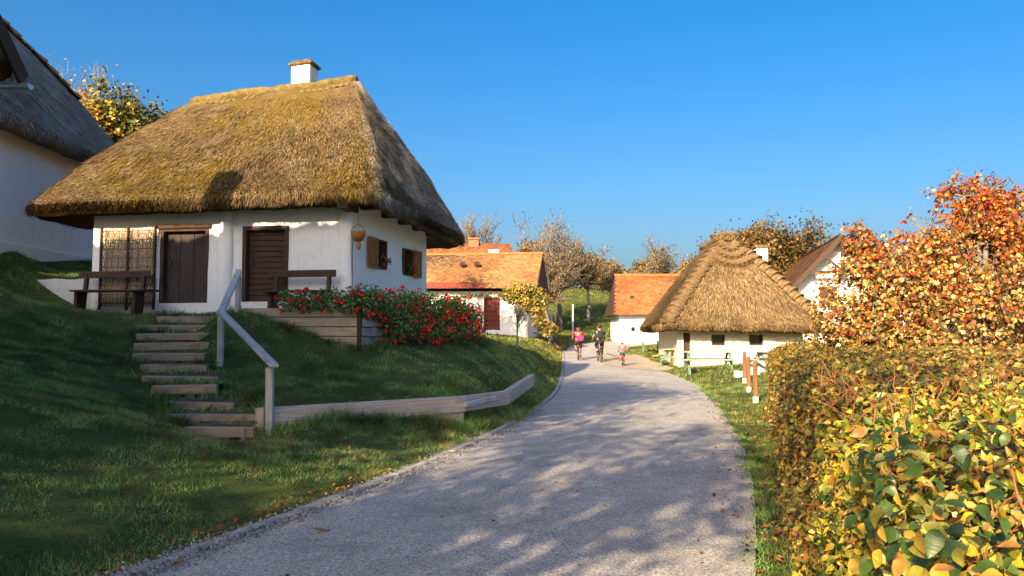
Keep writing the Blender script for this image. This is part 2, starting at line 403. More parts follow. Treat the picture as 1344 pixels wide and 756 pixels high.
# ------------------------------------------------------------------ road
def road_material():
    m, t, b, o = newmat('gravel_asphalt'); v = mapping(t, 'Object', (1, 1, 1))
    vo = t.nodes.new('ShaderNodeTexVoronoi'); vo.inputs['Scale'].default_value = 105; t.links.new(v, vo.inputs['Vector'])
    sep = t.nodes.new('ShaderNodeSeparateColor'); t.links.new(vo.outputs['Color'], sep.inputs[0])
    c = ramp(t, sep.outputs[0], [(0, (.18, .17, .165)), (.4, (.36, .34, .325)), (.75, (.53, .50, .475)), (1, (.8, .76, .72))])
    c = mixc(t, c, (.19, .175, .165), ramp(t, noise(t, v, .9, 7, .75), [(.46, (0, 0, 0)), (.7, (.6, .6, .6))]))
    c = mixc(t, c, (.42, .37, .3), ramp(t, noise(t, v, .33, 4, .6), [(.52, (0, 0, 0)), (.8, (.35, .35, .35))]))
    t.links.new(c, b.inputs['Base Color']); b.inputs['Roughness'].default_value = .88; b.inputs['Specular IOR Level'].default_value = .25
    bump(t, b, vo.outputs['Distance'], .8, .012); return m
ys = np.arange(-25, 70, .35); nx = 9
xl, xr = road_l(ys), road_r(ys); zz = zroad(ys)
tt = np.linspace(0, 1, nx)
rv = np.stack([xl[:, None] + (xr - xl)[:, None] * tt, np.repeat(ys[:, None], nx, 1), zz[:, None] + .035 * (1 - (2 * tt - 1) ** 2)[None]], -1)
ii = np.arange(len(ys) * nx).reshape(len(ys), nx)
rf = np.stack([ii[:-1, :-1], ii[:-1, 1:], ii[1:, 1:], ii[1:, :-1]], -1).reshape(-1, 4)
tag(fast_mesh('road', rv.reshape(-1, 3), rf, road_material(), smooth=True), kind='structure')

# gravel strip and kerb stones along the left edge
KERBM = surf('kerb_concrete', [(.3, (.2, .19, .185)), (.7, (.45, .43, .41))], 9, .9, .8, 45, .02)
kerb = bpy.data.objects.new('kerb', None); link(kerb); tag(kerb, kind='structure'); ORIG[kerb.name] = Vector((0, 0, 0))
def along_edge(fn, y0, step):
    y = y0
    while True:
        a = Vector((float(fn(y)), y, 0)); dy = step
        dx = float(fn(y + .5) - fn(y)) / .5; y2 = y + step / math.sqrt(1 + dx * dx)
        yield a, Vector((float(fn(y2)), y2, 0)); y = y2
random.seed(3)
for a, b in along_edge(road_l, -2.0, 1.0):
    if a.y > 48: break
    za, zb = float(zroad(a.y)), float(zroad(b.y)); d = (b - a).normalized(); n = Vector((-d.y, d.x, 0))
    a2, b2 = a + d * .006, b - d * .006; h = .03 + random.uniform(-.008, .008); j = random.uniform(-.012, .012)
    mb = MB(); wd = .13
    c = []
    for zc, ins in ((-.12, 0), (h, .018)):
        c += [a2 + n * (j + ins) + Vector((0, 0, za + zc)), b2 + n * (j + ins) + Vector((0, 0, zb + zc)), b2 + n * (j + wd) + Vector((0, 0, zb + zc)), a2 + n * (j + wd) + Vector((0, 0, za + zc))]
    mb.hexa(c); mb.build('kerb_stone', KERBM, kerb, bevel=.012)

# sandy lane beside the far thatched house
SAND = surf('sandy_lane', [(.3, (.3, .26, .19)), (.7, (.45, .39, .29))], 4, .95, .6, 50, .02)
lane = [(5.0, 33.5), (6.1, 32.3), (6.9, 34), (6.9, 45), (5.6, 45.5), (4.6, 44), (4.2, 39), (4.4, 35.5)]
mb = MB(); cxl, cyl = 5.7, 39.2
ring = []
for k in range(48):
    q = k / 48 * len(lane); i0 = int(q); fr = q - i0; a, b = lane[i0], lane[(i0 + 1) % len(lane)]
    ring.append((a[0] + (b[0] - a[0]) * fr + random.uniform(-.15, .15), a[1] + (b[1] - a[1]) * fr + random.uniform(-.15, .15)))
def lane_z(x, y):
    r, l_ = float(road_r(y)), float(road_l(y)); s_ = min(max((x - l_) / (r - l_), 0), 1)
    rz = float(zroad(y)) + .035 * (1 - (2 * s_ - 1) ** 2)
    return max(rz if x <= r + .05 else -9, gz(x, y)) + .012
vs = []; fs = []
for kk in range(7):
    s_ = 1 - kk / 7
    for x, y in ring: X, Y = cxl + (x - cxl) * s_, cyl + (y - cyl) * s_; vs.append((X, Y, lane_z(X, Y)))
for kk in range(6):
    for k in range(48): k2 = (k + 1) % 48; fs.append((kk * 48 + k, kk * 48 + k2, (kk + 1) * 48 + k2, (kk + 1) * 48 + k))
vs.append((cxl, cyl, lane_z(cxl, cyl))); 
mb.v = [Vector(q) for q in vs]
for f in fs: mb.face(f)
for k in range(48): mb.face((6 * 48 + k, 6 * 48 + (k + 1) % 48, len(vs) - 1))
tag(mb.build('path', SAND, smooth=True), kind='structure')

# ================================================================== builders for houses
def lumpy_wall(name, m, parent, A, B, z0, z1, openings=(), depth=.22, step=.28, amp=.025, batter=.0, seed=0):
    """outside face of a wall with real openings (s0, s1, za, zb); reveals go `depth` inwards"""
    Fm, L = wall_frame(A, B)
    ss = set(np.linspace(0, L, max(2, int(L / step) + 1)).round(4)); zs = set(np.linspace(z0, z1, max(2, int((z1 - z0) / step) + 1)).round(4))
    for s0, s1, a, b in openings: ss |= {round(s0, 4), round(s1, 4)}; zs |= {round(a, 4), round(b, 4)}
    ss = np.array(sorted(ss)); zs = np.array(sorted(zs))
    V = np.array([[Fm.pt(s, 0, z) for z in zs] for s in ss])
    h = (fbm(V, 1.1, 40 + seed, 3) - .5) * 2 * amp
    edge_w = np.minimum(1, np.minimum(ss, L - ss) / .3)[:, None]
    nrm = np.array(Fm.n)
    V = V + nrm * (h * edge_w + batter * ((z1 - zs) / (z1 - z0))[None, :])[..., None]
    mb = MB(); mb.v = [Vector(q) for q in V.reshape(-1, 3)]; nz = len(zs)
    inside = lambda s, z: any(s0 < s < s1 and a < z < b for s0, s1, a, b in openings)
    for i in range(len(ss) - 1):
        for j in range(nz - 1):
            if inside((ss[i] + ss[i + 1]) / 2, (zs[j] + zs[j + 1]) / 2): continue
            mb.face((i * nz + j, (i + 1) * nz + j, (i + 1) * nz + j + 1, i * nz + j + 1))
    def idx(s, z): return int(np.argmin(abs(ss - s))) * nz + int(np.argmin(abs(zs - z)))
    for s0, s1, a, b in openings:
        si = [s for s in ss if s0 - 1e-4 <= s <= s1 + 1e-4]; zi = [z for z in zs if a - 1e-4 <= z <= b + 1e-4]
        loop = [(s0, z) for z in zi] + [(s, b) for s in si[1:]] + [(s1, z) for z in zi[::-1][1:]] + [(s, a) for s in si[::-1][1:-1]]
        base = len(mb.v); inner = []
        for s, z in loop: mb.v.append(Fm.pt(s, -depth, z))
        n = len(loop)
        for k in range(n):
            k2 = (k + 1) % n; mb.face((idx(*loop[k]), idx(*loop[k2]), base + k2, base + k))
    return mb.build(name, m, parent, smooth=False), Fm, L

def smooth_loop(P, k):
    ker = np.hanning(2 * k + 1); ker /= ker.sum(); out = np.empty_like(P)
    for c in range(P.shape[1]):
        q = np.r_[P[-k:, c], P[:, c], P[:k, c]]; out[:, c] = np.convolve(q, ker, 'valid')
    return out
def ring_pts(C, n):
    out = []
    for a in range(4):
        p, q = np.array(C[a], float), np.array(C[(a + 1) % 4], float)
        for k in range(n): out.append(p + (q - p) * k / n)
    return np.array(out)
def thatch(parent, eave, ridge, wall, thick=.34, n=60, M=34, strands=40000, slen=(.25, .55), swid=.014, bulge=.1, seed=1, pal=None, rr=.18, amp=.05, corner=6, gable=False, sag=0.0, shade_lift=None):
    """eave: 4 corners FL FR BR BL, ridge: two points, wall: 4 top corners. Returns roof object and the surface sampler"""
    rng = np.random.default_rng(seed)
    E = smooth_loop(ring_pts(eave, n), corner)
    L_, R_ = np.array(ridge[0], float), np.array(ridge[1], float)
    Rg = ring_pts([L_, R_, R_, L_], n)
    off = E - Rg; off[:, 2] = 0; off /= np.maximum(np.linalg.norm(off, axis=1, keepdims=True), 1e-6)
    Rg = smooth_loop(Rg + off * rr, 3)
    Wl = smooth_loop(ring_pts(wall, n), 2)
    Nn = len(E)
    t = np.linspace(0, 1, M)
    def base(i, tt):                       # i float index array, tt array
        i0 = np.floor(i).astype(int) % Nn; i1 = (i0 + 1) % Nn; fr = (i - np.floor(i))[..., None]
        e = E[i0] * (1 - fr) + E[i1] * fr; r = Rg[i0] * (1 - fr) + Rg[i1] * fr
        P = e + (r - e) * tt[..., None]
        up = np.zeros_like(P); up[..., 2] = 1
        nr = np.cross(np.roll(E, -1, 0)[i0] - E[i0], r - e); nr /= np.maximum(np.linalg.norm(nr, axis=-1, keepdims=True), 1e-6)
        P = P + nr * (bulge * np.sin(np.pi * np.clip(tt, 0, 1)) + (fbm(P, 1.3, seed * 3, 3) - .5) * 2 * amp)[..., None]
        P[..., 2] -= sag * np.sin(np.pi * np.clip(tt, 0, 1)) * 0
        return P, nr, (r - e)
    I, T = np.meshgrid(np.arange(Nn).astype(float), t, indexing='ij')
    S, nr, _ = base(I, T)
    pal = pal or [((.30, .21, .085)), ((.17, .11, .055)), ((.34, .27, .17)), ((.33, .24, .05))]
    pal = np.array(pal)
    def colour(P, r):
        a = sstep((fbm(P, .55, seed + 50, 4) - .38) / .26)[..., None]; b = sstep((fbm(P, 1.7, seed + 70, 3) - .42) / .25)[..., None]
        c = pal[0] * (1 - a) + pal[3] * a; c = c * (1 - b * .55) + pal[1] * b * .55
        d = sstep((fbm(P, 3.1, seed + 90, 2) - .5) / .25)[..., None]; c = c * (1 - d * .4) + pal[2] * d * .4
        if shade_lift is not None:
            wa_ = shade_lift[0](P)[..., None]; c = c * (1 - wa_) + np.array(shade_lift[1]) * (.6 + .8 * b) * wa_  # paler tint painted over the masked side to lift its shade
        return c * (.16 + 1.42 * r[..., None] ** 1.4)
    # shell: top rings, eave lip, underside
    lipout = E - Wl; lipout[:, 2] = 0; lipout /= np.maximum(np.linalg.norm(lipout, axis=1, keepdims=True), 1e-6)
    jag = (fbm(E, 2.2, seed + 5, 3) - .5) * .22
    low = S[:, 0] - lipout * .07; low[:, 2] -= thick * .62 + jag
    low2 = S[:, 0] - lipout * .22; low2[:, 2] -= thick * .95 + jag * .6
    rings = [S[:, k] for k in range(M - 1, -1, -1)] + [low, low2, Wl * .5 + low2 * .5 + np.array([0, 0, .06]), Wl]
    V = np.concatenate(rings); nr_ = len(rings)
    idx = np.arange(nr_ * Nn).reshape(nr_, Nn); nxt = np.roll(idx, -1, 1)
    Fc = np.stack([idx[:-1], idx[1:], nxt[1:], nxt[:-1]], -1).reshape(-1, 4)
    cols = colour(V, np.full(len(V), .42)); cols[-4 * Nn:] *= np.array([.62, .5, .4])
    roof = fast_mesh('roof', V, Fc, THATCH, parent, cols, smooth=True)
    # loose straw lying down the slope
    ii_ = rng.random(strands * 2) * Nn; tt_ = 1 - np.sqrt(rng.random(strands * 2)) ; tt_ = tt_ * 1.0
    seg = np.linalg.norm(np.roll(E, -1, 0) - E, axis=1); keep = rng.random(strands * 2) < (seg[(ii_.astype(int)) % Nn] / seg.max()) ; ii_, tt_ = ii_[keep][:strands], tt_[keep][:strands]
    P, nn, up = base(ii_, tt_); k = len(P)
    dn = -up / np.linalg.norm(up, axis=1, keepdims=True); sd = np.cross(dn, nn)
    dn = dn + sd * rng.normal(0, .26, (k, 1)); sd = np.cross(dn, nn); sd /= np.linalg.norm(sd, axis=1, keepdims=True)
    ln = rng.uniform(*slen, (k, 1)); wd = swid * rng.uniform(.6, 1.5, (k, 1))
    tip = P + dn * ln * (np.minimum(1, (tt_[:, None] + .05) * 4)) + nn * rng.uniform(.005, .045, (k, 1))
    b0 = P - nn * .01
    V1 = np.stack([b0 - sd * wd, b0 + sd * wd, tip], 1).reshape(-1, 3)
    c1 = np.repeat(colour(P, rng.random(k)), 3, 0)
    # ragged straw ends at the eave
    ke = strands // 5
    ie = rng.random(ke) * Nn; P, nn, up = base(ie, np.zeros(ke)); i0 = ie.astype(int) % Nn
    dn = -up / np.linalg.norm(up, axis=1, keepdims=True); o_ = lipout[i0]
    fr_ = (ie - np.floor(ie))[:, None]; i1 = (i0 + 1) % Nn; o_ = lipout[i0] * (1 - fr_) + lipout[i1] * fr_; lw = low[i0] * (1 - fr_) + low[i1] * fr_
    lvl = rng.random((ke, 1)); st = P * (1 - lvl) + lw * lvl
    dr = dn * .8 + o_ * rng.uniform(-.2, .35, (ke, 1)) + np.array([0, 0, -1]) * rng.uniform(0, .7, (ke, 1)) + rng.normal(0, .12, (ke, 3))
    dr /= np.linalg.norm(dr, axis=1, keepdims=True)
    sd = np.cross(dr, o_); sd /= np.maximum(np.linalg.norm(sd, axis=1, keepdims=True), 1e-6)
    ln = rng.uniform(.08, .26, (ke, 1)); wd = swid * .8 * rng.uniform(.6, 1.3, (ke, 1))
    st = st - dr * .06
    V2 = np.stack([st - sd * wd, st + sd * wd, st + dr * ln], 1).reshape(-1, 3)
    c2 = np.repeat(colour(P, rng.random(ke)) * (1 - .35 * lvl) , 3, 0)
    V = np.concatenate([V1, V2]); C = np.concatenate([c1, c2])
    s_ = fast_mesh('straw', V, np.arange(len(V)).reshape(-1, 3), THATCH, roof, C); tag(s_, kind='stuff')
    return roof, base, Nn
def bundle_mesh(name, m, length=.5, wd=.2, th=.16, seed=0):
    """a tied sheaf: narrow at the top, spreading to a blunt cut end; runs along -Y of its own frame, top at +Z"""
    rnd = random.Random(seed); v = []; f = []; ns, nc = 5, 8
    for i in range(ns):
        u = i / (ns - 1); ww = wd * (.45 + .55 * u ** .7) * (1 if i < ns - 1 else .96); hh = th * (.35 + .65 * u)
        for k in range(nc):
            a = math.pi * k / (nc - 1)
            v.append((math.cos(a) * ww * (1 + rnd.uniform(-.07, .07)), -u * length + rnd.uniform(-.015, .015), math.sin(a) * hh * (1 + rnd.uniform(-.08, .08)) - .03))
    for i in range(ns - 1):
        for k in range(nc - 1): f.append((i * nc + k, i * nc + k + 1, (i + 1) * nc + k + 1, (i + 1) * nc + k))
    f.append(tuple((ns - 1) * nc + k for k in range(nc))); f.append(tuple(range(nc))[::-1])
    me = bpy.data.meshes.new(name); me.from_pydata(v, [], f); me.materials.append(m); me.update(); return me
def basis(p, ydir, zdir):
    y = Vector(ydir).normalized(); z = Vector(zdir); x = y.cross(z).normalized(); z = x.cross(y)
    return Matrix(((x.x, y.x, z.x, p[0]), (x.y, y.y, z.y, p[1]), (x.z, y.z, z.z, p[2]), (0, 0, 0, 1)))
def tiles(name, parent, eL, eR, rL, rR, tw=.18, ex=.15, pal=((.42, .16, .05), (.5, .24, .07), (.3, .1, .04)), seed=0, patch=None):
    """rows of flat clay tiles on one roof plane, joined (each is a few pixels)"""
    rng = np.random.default_rng(seed); eL, eR, rL, rR = [np.array(q, float) for q in (eL, eR, rL, rR)]
    rows = int(np.linalg.norm(rL - eL) / ex); V = []; C = []; pal = np.array(pal)
    nrm = np.cross(eR - eL, rL - eL); nrm /= np.linalg.norm(nrm)
    for r in range(rows + 1):
        t0 = r / rows - .1 / rows; t1 = min((r + 1.25) / rows, 1.02)
        a0, b0 = eL + (rL - eL) * t0, eR + (rR - eR) * t0; a1, b1 = eL + (rL - eL) * t1, eR + (rR - eR) * t1
        nc = max(1, int(np.linalg.norm(b0 - a0) / tw)); of = .5 * (r % 2)
        k = np.arange(nc) + of; k = k[k + 1 <= nc + .51]
        u0 = ((k + .04) / nc)[:, None]; u1 = np.minimum((k + .96) / nc, 1)[:, None]
        jit = rng.normal(0, .006, (len(k), 1)); lo = nrm * (.035 + jit); hi = nrm * (.008)
        p0, p1 = a0 + (b0 - a0) * u0 + lo, a0 + (b0 - a0) * u1 + lo; p2, p3 = a1 + (b1 - a1) * u1 + hi, a1 + (b1 - a1) * u0 + hi
        q0, q1 = p0 - nrm * .03, p1 - nrm * .03
        V.append(np.stack([p0, p1, p2, p3, q0, q1], 1).reshape(-1, 3))
        mid = (p0 + p2) / 2; a = sstep((fbm(mid, .8, seed, 3) - .35) / .3)[:, None]; rr_ = rng.random((len(k), 1))
        c = pal[0] * (1 - a) + pal[1] * a; c = np.where(rr_ > .88, pal[2] * .5 + c * .5, c) * (.75 + .5 * rng.random((len(k), 1)))
        if patch: c = patch(mid, c)
        C.append(np.repeat(c, 6, 0))
    V = np.concatenate(V); C = np.concatenate(C); n = len(V) // 6; b = np.arange(n)[:, None] * 6
    Fc = np.concatenate([b + np.array([0, 1, 2, 3]), b + np.array([4, 5, 1, 0])])
    return tag(fast_mesh(name, V, Fc, TILE, parent, C), kind='stuff')
def plank_door(parent, Fm, s0, s1, z0, z1, d, m, vertical=True, n=5, frame=.09, framem=None, handle=True, fr_out=.02):
    framem = framem or DARKW
    door = MB(Fm).box((s0 + frame, d - .03, z0 + .02), (s1 - frame, d - .012, z1 - frame)).build('door', m, parent)
    for k in range(n):
        if vertical:
            w_ = (s1 - s0 - 2 * frame) / n; a = (s0 + frame + k * w_ + .006, d - .012, z0 + .03); b = (s0 + frame + (k + 1) * w_ - .006, d + .012 + random.uniform(0, .008), z1 - frame - .01)
        else:
            h_ = (z1 - z0 - frame) / n; a = (s0 + frame + .01, d - .012, z0 + .02 + k * h_ + .006); b = (s1 - frame - .01, d + .012 + random.uniform(0, .01), z0 + .02 + (k + 1) * h_ - .006)
        MB(Fm).box(a, b).build('plank', m, door, bevel=.004)
    fr = MB(Fm); fr.box((s0, d - .06, z0), (s0 + frame, fr_out, z1)); fr.box((s1 - frame, d - .06, z0), (s1, fr_out, z1)); fr.box((s0 + frame, d - .06, z1 - frame), (s1 - frame, fr_out - .003, z1))
    fr.build('door_frame', framem, parent, bevel=.006)
    if handle:
        MB(Fm).box((s0 + frame + .08, d + .012, z0 + .85), (s0 + frame + .13, d + .05, z0 + 1.02)).build('handle', plain('iron_handle', (.05, .05, .055), .5, .7), door)
    return door

# ================================================================== main thatched house
random.seed(11)
FL, FR, BR, BL = (-10.2, 19.4), (-3.7, 18.4), (-2.45, 22.7), (-8.95, 23.7)
H1 = thing('thatched_house', 'white cottage with big mossy thatched roof, two doors and red geraniums, left of road', 'house', (-6.3, 21, 2.2))
FF, LF = wall_frame(FL, FR); SF, LS = wall_frame(FR, BR)
def fs(px, py, A=FL, B=FR, Fm=None):
    q = (Fm or FF).inv(on_plane(px, py, A, B)); return q[0], q[2]
def side(px, py): return fs(px, py, FR, BR, SF)
d1a, d1b = fs(209, 398), fs(275, 298); d2a, d2b = fs(318, 396), fs(380, 296)
WZ0, WZ1 = 1.1, 4.85
OP1 = [(d1a[0], d1b[0], d1a[1], d1b[1]), (d2a[0], d2b[0], d2a[1], d2b[1])]
lumpy_wall('wall', LIME, H1, FL, FR, WZ0, WZ1, OP1, depth=.26, amp=.035, batter=.05, seed=1)
w1a, w1b = side(492.5, 352), side(505, 317); w2a, w2b = side(527, 360.5), side(539, 328.5)
OP2 = [(w1a[0], w1b[0], w1a[1], w1b[1]), (w2a[0], w2b[0], w2a[1], w2b[1])]
lumpy_wall('wall', LIME, H1, FR, BR, WZ0, WZ1, OP2, depth=.24, amp=.03, batter=.05, seed=2)
lumpy_wall('wall', LIME, H1, BR, BL, WZ0, WZ1, seed=3); lumpy_wall('wall', LIME, H1, BL, FL, WZ0, WZ1, seed=4)
# rounded plaster ribs on the corner and between the doors
for s_, w_ in ((LF - .14, .16), (fs(296, 350)[0], .17)):
    mb = MB(); n = 9; zs = np.linspace(2.0, 4.8, 14)
    for z in zs:
        for k in range(n):
            a = math.pi * k / (n - 1); wv = 1 + .1 * math.sin(z * 3.1 + s_) ; mb.v.append(FF.pt(s_ - math.cos(a) * w_ * wv, math.sin(a) * .075 * wv + .01 + .05 * (WZ1 - z) / (WZ1 - WZ0), z))
    for i in range(len(zs) - 1):
        for k in range(n - 1): mb.face((i * n + k, i * n + k + 1, (i + 1) * n + k + 1, (i + 1) * n + k))
    mb.build('plaster_rib', LIME, H1, smooth=True)
plank_door(H1, FF, *[OP1[0][k] for k in (0, 1, 2, 3)], d=-.13, m=DOORW, vertical=True, n=3, fr_out=.03)
plank_door(H1, FF, *[OP1[1][k] for k in (0, 1, 2, 3)], d=-.10, m=DOORB, vertical=False, n=13, frame=.10, fr_out=.06)
# dark cove of the first door: a crooked lintel
mb = MB(FF); mb.box((OP1[0][0] - .08, -.02, OP1[0][3] - .03), (OP1[0][1] + .06, .075, OP1[0][3] + .07)); mb.build('lintel', DARKW, H1, bevel=.02)
# windows with one open shutter each
for (s0, s1, a, b), left in zip(OP2, (True, False)):
    wn = MB(SF).box((s0 + .03, -.2, a + .03), (s1 - .03, -.17, b - .03)).build('window', GLASS, H1)
    fr = MB(SF); t_ = .05
    fr.box((s0, -.19, a), (s0 + t_, .075, b)); fr.box((s1 - t_, -.19, a), (s1, .075, b)); fr.box((s0 + t_, -.19, b - t_), (s1 - t_, .073, b)); fr.box((s0 + t_, -.19, a), (s1 - t_, .085, a + t_))
    fr.build('frame', DARKW, wn, bevel=.006)
    mu = MB(SF); mu.box(((s0 + s1) / 2 - .015, -.168, a + t_), ((s0 + s1) / 2 + .015, -.14, b - t_)); mu.box((s0 + t_, -.166, (a + b) / 2 - .012), (s1 - t_, -.145, (a + b) / 2 + .012)); mu.build('mullion', DARKW, wn)
    w_ = s1 - s0
    sh0, sh1 = (s0 - w_ - .02, s0 - .02) if left else (s1 + .02, s1 + w_ * .95)
    sh = None
    for k in range(3):
        pw = (sh1 - sh0) / 3
        o = MB(SF).box((sh0 + k * pw + .004, .075, a - .02), (sh0 + (k + 1) * pw - .004, .1, b + .01)).build('shutter' if k == 0 else 'plank', SHUT, H1 if k == 0 else sh, bevel=.004)
        if k == 0: sh = o
    for zb_ in (a + .08, b - .14): MB(SF).box((sh0 + .02, .1, zb_), (sh1 - .02, .118, zb_ + .05)).build('batten', SHUT, sh)
# beam ends under the eaves
for px, py in ((284, 271), (462, 272)):
    s_, z_ = fs(px, py); MB(FF).box((s_ - .13, -.1, z_ - .12), (s_ + .13, .62, z_ + .1)).build('beam_end', DARKW, H1, bevel=.012)
for px, py in ((475, 269), (502, 281), (523.5, 290), (543, 298), (560, 305)):
    s_, z_ = side(px, py); z_ = min(max(z_, 4.5), 4.72); MB(SF).box((s_ - .1, -.1, z_ - .1), (s_ + .1, .62, z_ + .1)).build('beam_end', DARKW, H1, bevel=.012)
# roof
EAVE1 = [(-11.8, 19.05, 4.80), (-3.02, 17.55, 4.88), (-1.35, 23.7, 4.55), (-10.0, 25.2, 4.7)]
RIDGE1 = [(-8.75, 21.75, 8.0), (-4.2, 20.85, 8.32)]
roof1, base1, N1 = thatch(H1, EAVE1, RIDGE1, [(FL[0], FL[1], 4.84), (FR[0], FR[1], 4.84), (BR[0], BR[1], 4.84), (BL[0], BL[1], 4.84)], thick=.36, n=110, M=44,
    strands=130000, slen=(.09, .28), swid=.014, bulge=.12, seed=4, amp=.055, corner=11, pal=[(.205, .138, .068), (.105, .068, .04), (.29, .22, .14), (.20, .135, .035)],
    shade_lift=(lambda P: sstep((((P[..., 0] - EAVE1[1][0]) * (RIDGE1[1][1] - EAVE1[1][1]) - (P[..., 1] - EAVE1[1][1]) * (RIDGE1[1][0] - EAVE1[1][0])) / 3.3 + .1) / .35), (.56, .47, .36)))  # right hip straw coloured paler and greyer to brighten its shaded side
bm1 = [bundle_mesh('ridge_bundle', BUNDLE_MOSS, .5, .12, .11, k) for k in range(4)]
Lr, Rr = Vector(RIDGE1[0]), Vector(RIDGE1[1]); dr = (Rr - Lr); dn = dr.normalized(); acr = Vector((dn.y, -dn.x, 0)).normalized()
nb = 26
for k in range(nb):
    q = Lr + dr * ((k + .5) / nb) + Vector((0, 0, .13 + .015 * math.sin(k * .8) + .03 * math.sin(k * .23 + 1)))
    for sg in (1, -1):
        dwn = (acr * sg + Vector((0, 0, -.95))).normalized()
        place(bm1[k % 4], 'ridge_bundle', roof1, basis(q - acr * sg * .05, -dwn, (acr * sg * .95 + Vector((0, 0, 1))).normalized()))
rc = MB(); pts = [Lr + dr * u + Vector((0, 0, .09 + .03 * math.sin(u * 7) + .015 * math.sin(u * 23))) for u in np.linspace(-.02, 1.02, 26)]
rc.tube(pts, [.09 + .06 * math.sin(math.pi * min(max(k / 25, .12), .88)) + .015 * math.sin(k * 1.9) for k in range(26)], 9); rc.build('ridge_roll', BUNDLE_MOSS, roof1, smooth=True)
# chimney
cc = at(400, 96, 21.35); yaw = Frame((cc.x, cc.y, 0), dn, (dn.y, -dn.x, 0))
ch = MB(yaw); ch.box((-.27, -.27, 7.2), (.27, .27, cc.z + .14)); ch = ch.build('chimney', LIME, roof1, bevel=.02)
cp = MB(yaw); cp.box((-.34, -.33, cc.z + .14), (.34, .33, cc.z + .22)); cp.box((-.29, -.28, cc.z + .22), (.29, .28, cc.z + .28)); cp.build('chimney_cap', BUNDLE, ch, bevel=.03)

# woven reed screen beside the door
q0, q1 = fs(135, 404), fs(208, 300)
WIC = attr_mat('reed', .85, 0, .3, 30, .15)
scr = thing('reed_screen', 'woven reed screen panel leaning beside the dark door', 'screen', FF.pt((q0[0] + q1[0]) / 2, .1, q0[1]))
V, Fq, C = [], [], []; rng = np.random.default_rng(2)
nx_ = 44; hgt = q1[1] - q0[1]
for k in range(nx_):
    s_ = q0[0] + (q1[0] - q0[0]) * (k + .5) / nx_; zs = np.linspace(q0[1] + .02, q1[1] + rng.uniform(-.05, .02), 26); ph = (k % 2) * math.pi
    b0 = len(V); col = np.array([.30, .21, .12]) * rng.uniform(.5, 1.4)
    for i, z in enumerate(zs):
        d = .12 + .018 * math.sin(z * 22 + ph); sx = s_ + .012 * math.sin(z * 31 + k)
        for (a, b) in ((-.013, 0), (0, .012), (.013, 0)): V.append(FF.pt(sx + a, d + b, z)); C.append(col)
    for i in range(25):
        for e in range(2): Fq.append((b0 + i * 3 + e, b0 + i * 3 + e + 1, b0 + i * 3 + e + 4, b0 + i * 3 + e + 3))
tag(fast_mesh('woven_reeds', np.array(V), Fq, WIC, scr, np.array(C)), kind='stuff')
for u in (0, .5, 1.0):
    s_ = q0[0] + (q1[0] - q0[0]) * u; MB(FF).box((s_ - .022, .09, q0[1] - .06), (s_ + .022, .16, q1[1] + .03 + .03 * u)).build('upright', DARKW, scr, bevel=.005)
for z in np.linspace(q0[1] + .1, q1[1] - .06, 9):
    MB(FF).tube([FF.pt(q0[0] + (q1[0] - q0[0]) * u, .12, z + .01 * math.sin(u * 9)) for u in np.linspace(0, 1, 5)], .011, 5).build('cross_rod', DARKW, scr)

# benches
def bench(label, sL, sR, bL, bR, dep0, z0, zs, zb, slot=True):
    b = thing('bench', label, 'bench', FF.pt((sL + sR) / 2, dep0, z0), 'dark wooden benches against the cottage')
    MB(FF).box((sL, dep0 - .02, zs - .045), (sR, dep0 + .42, zs)).build('seat', DARKW, b, bevel=.008)
    MB(FF).box((bL, dep0 - .10, zb - .16), (bR, dep0 - .05, zb)).build('backrest', DARKW, b, bevel=.01)
    for s_ in (bL + .16, bR - .2):
        pr = [(.34, -.62), (.3, -.05), (.02, -.045), (-.02, .3), (-.05, .42), (-.13, .4), (-.1, .1), (-.06, -.1), (0, -.62)]
        pr = [(d, z) for d, z in pr]
        MB().prism([FF.pt(s_, dep0 + d, zs + z) for d, z in pr], FF.ex * .08).build('leg', DARKW, b, bevel=.006)
    return b
sA = FF.inv(on_plane(97, 380, (FL[0] - .09, FL[1] - .6), (FR[0] - .09, FR[1] - .6))); sB = FF.inv(on_plane(196, 380, (FL[0] - .09, FL[1] - .6), (FR[0] - .09, FR[1] - .6)))
bz = FF.pt(sA[0] + .8, .5, 0)
bench('dark bench in front of the woven reed screen', sA[0], sB[0] + .12, fs(115, 357)[0], fs(207, 357)[0], .36, gz(bz.x, bz.y), 2.71, 3.17)
TZ = 2.22
bench('dark bench behind the geraniums, right of the slatted door', fs(368, 380)[0] - .1, fs(444, 380)[0], fs(363, 360)[0] - .05, fs(447, 360)[0], .36, TZ, TZ + .44, 3.14)

# hanging basket at the house corner
hb = at(470, 307, 18.1)
bk = thing('hanging_basket', 'orange brown woven basket hanging at the cottage corner', 'basket', hb)
BASK = surf('wicker_basket', [(.3, (.3, .11, .025)), (.7, (.5, .24, .07))], 22, .8, 1.0, 70, .02, stretch=(1, 1, 3))
MB().lathe(hb, [(.02, -.17), (.09, -.16), (.15, -.09), (.17, 0), (.16, .05), (.15, .055), (.13, .0), (.05, -.1)], 18).build('bowl', BASK, bk, smooth=True)
MB().tube([hb + Vector((-.16, 0, .04)), hb + Vector((-.11, 0, .16)), hb + Vector((0, 0, .22)), hb + Vector((.11, 0, .16)), hb + Vector((.16, 0, .04))], .012, 6).build('handle', BASK, bk)
MB().tube([hb + Vector((0, 0, .22)), hb + Vector((-.05, .2, .62))], .006, 5).build('cord', DARKW, bk)
MB().lathe(hb + Vector((.02, 0, -.17)), [(.03, .03), (.05, -.06), (.055, -.13), (.03, -.19), (.005, -.2)], 9).build('gourd', surf('gourd', [(.3, (.4, .12, .02)), (.7, (.55, .22, .05))], 5, .5, .2), bk, smooth=True)

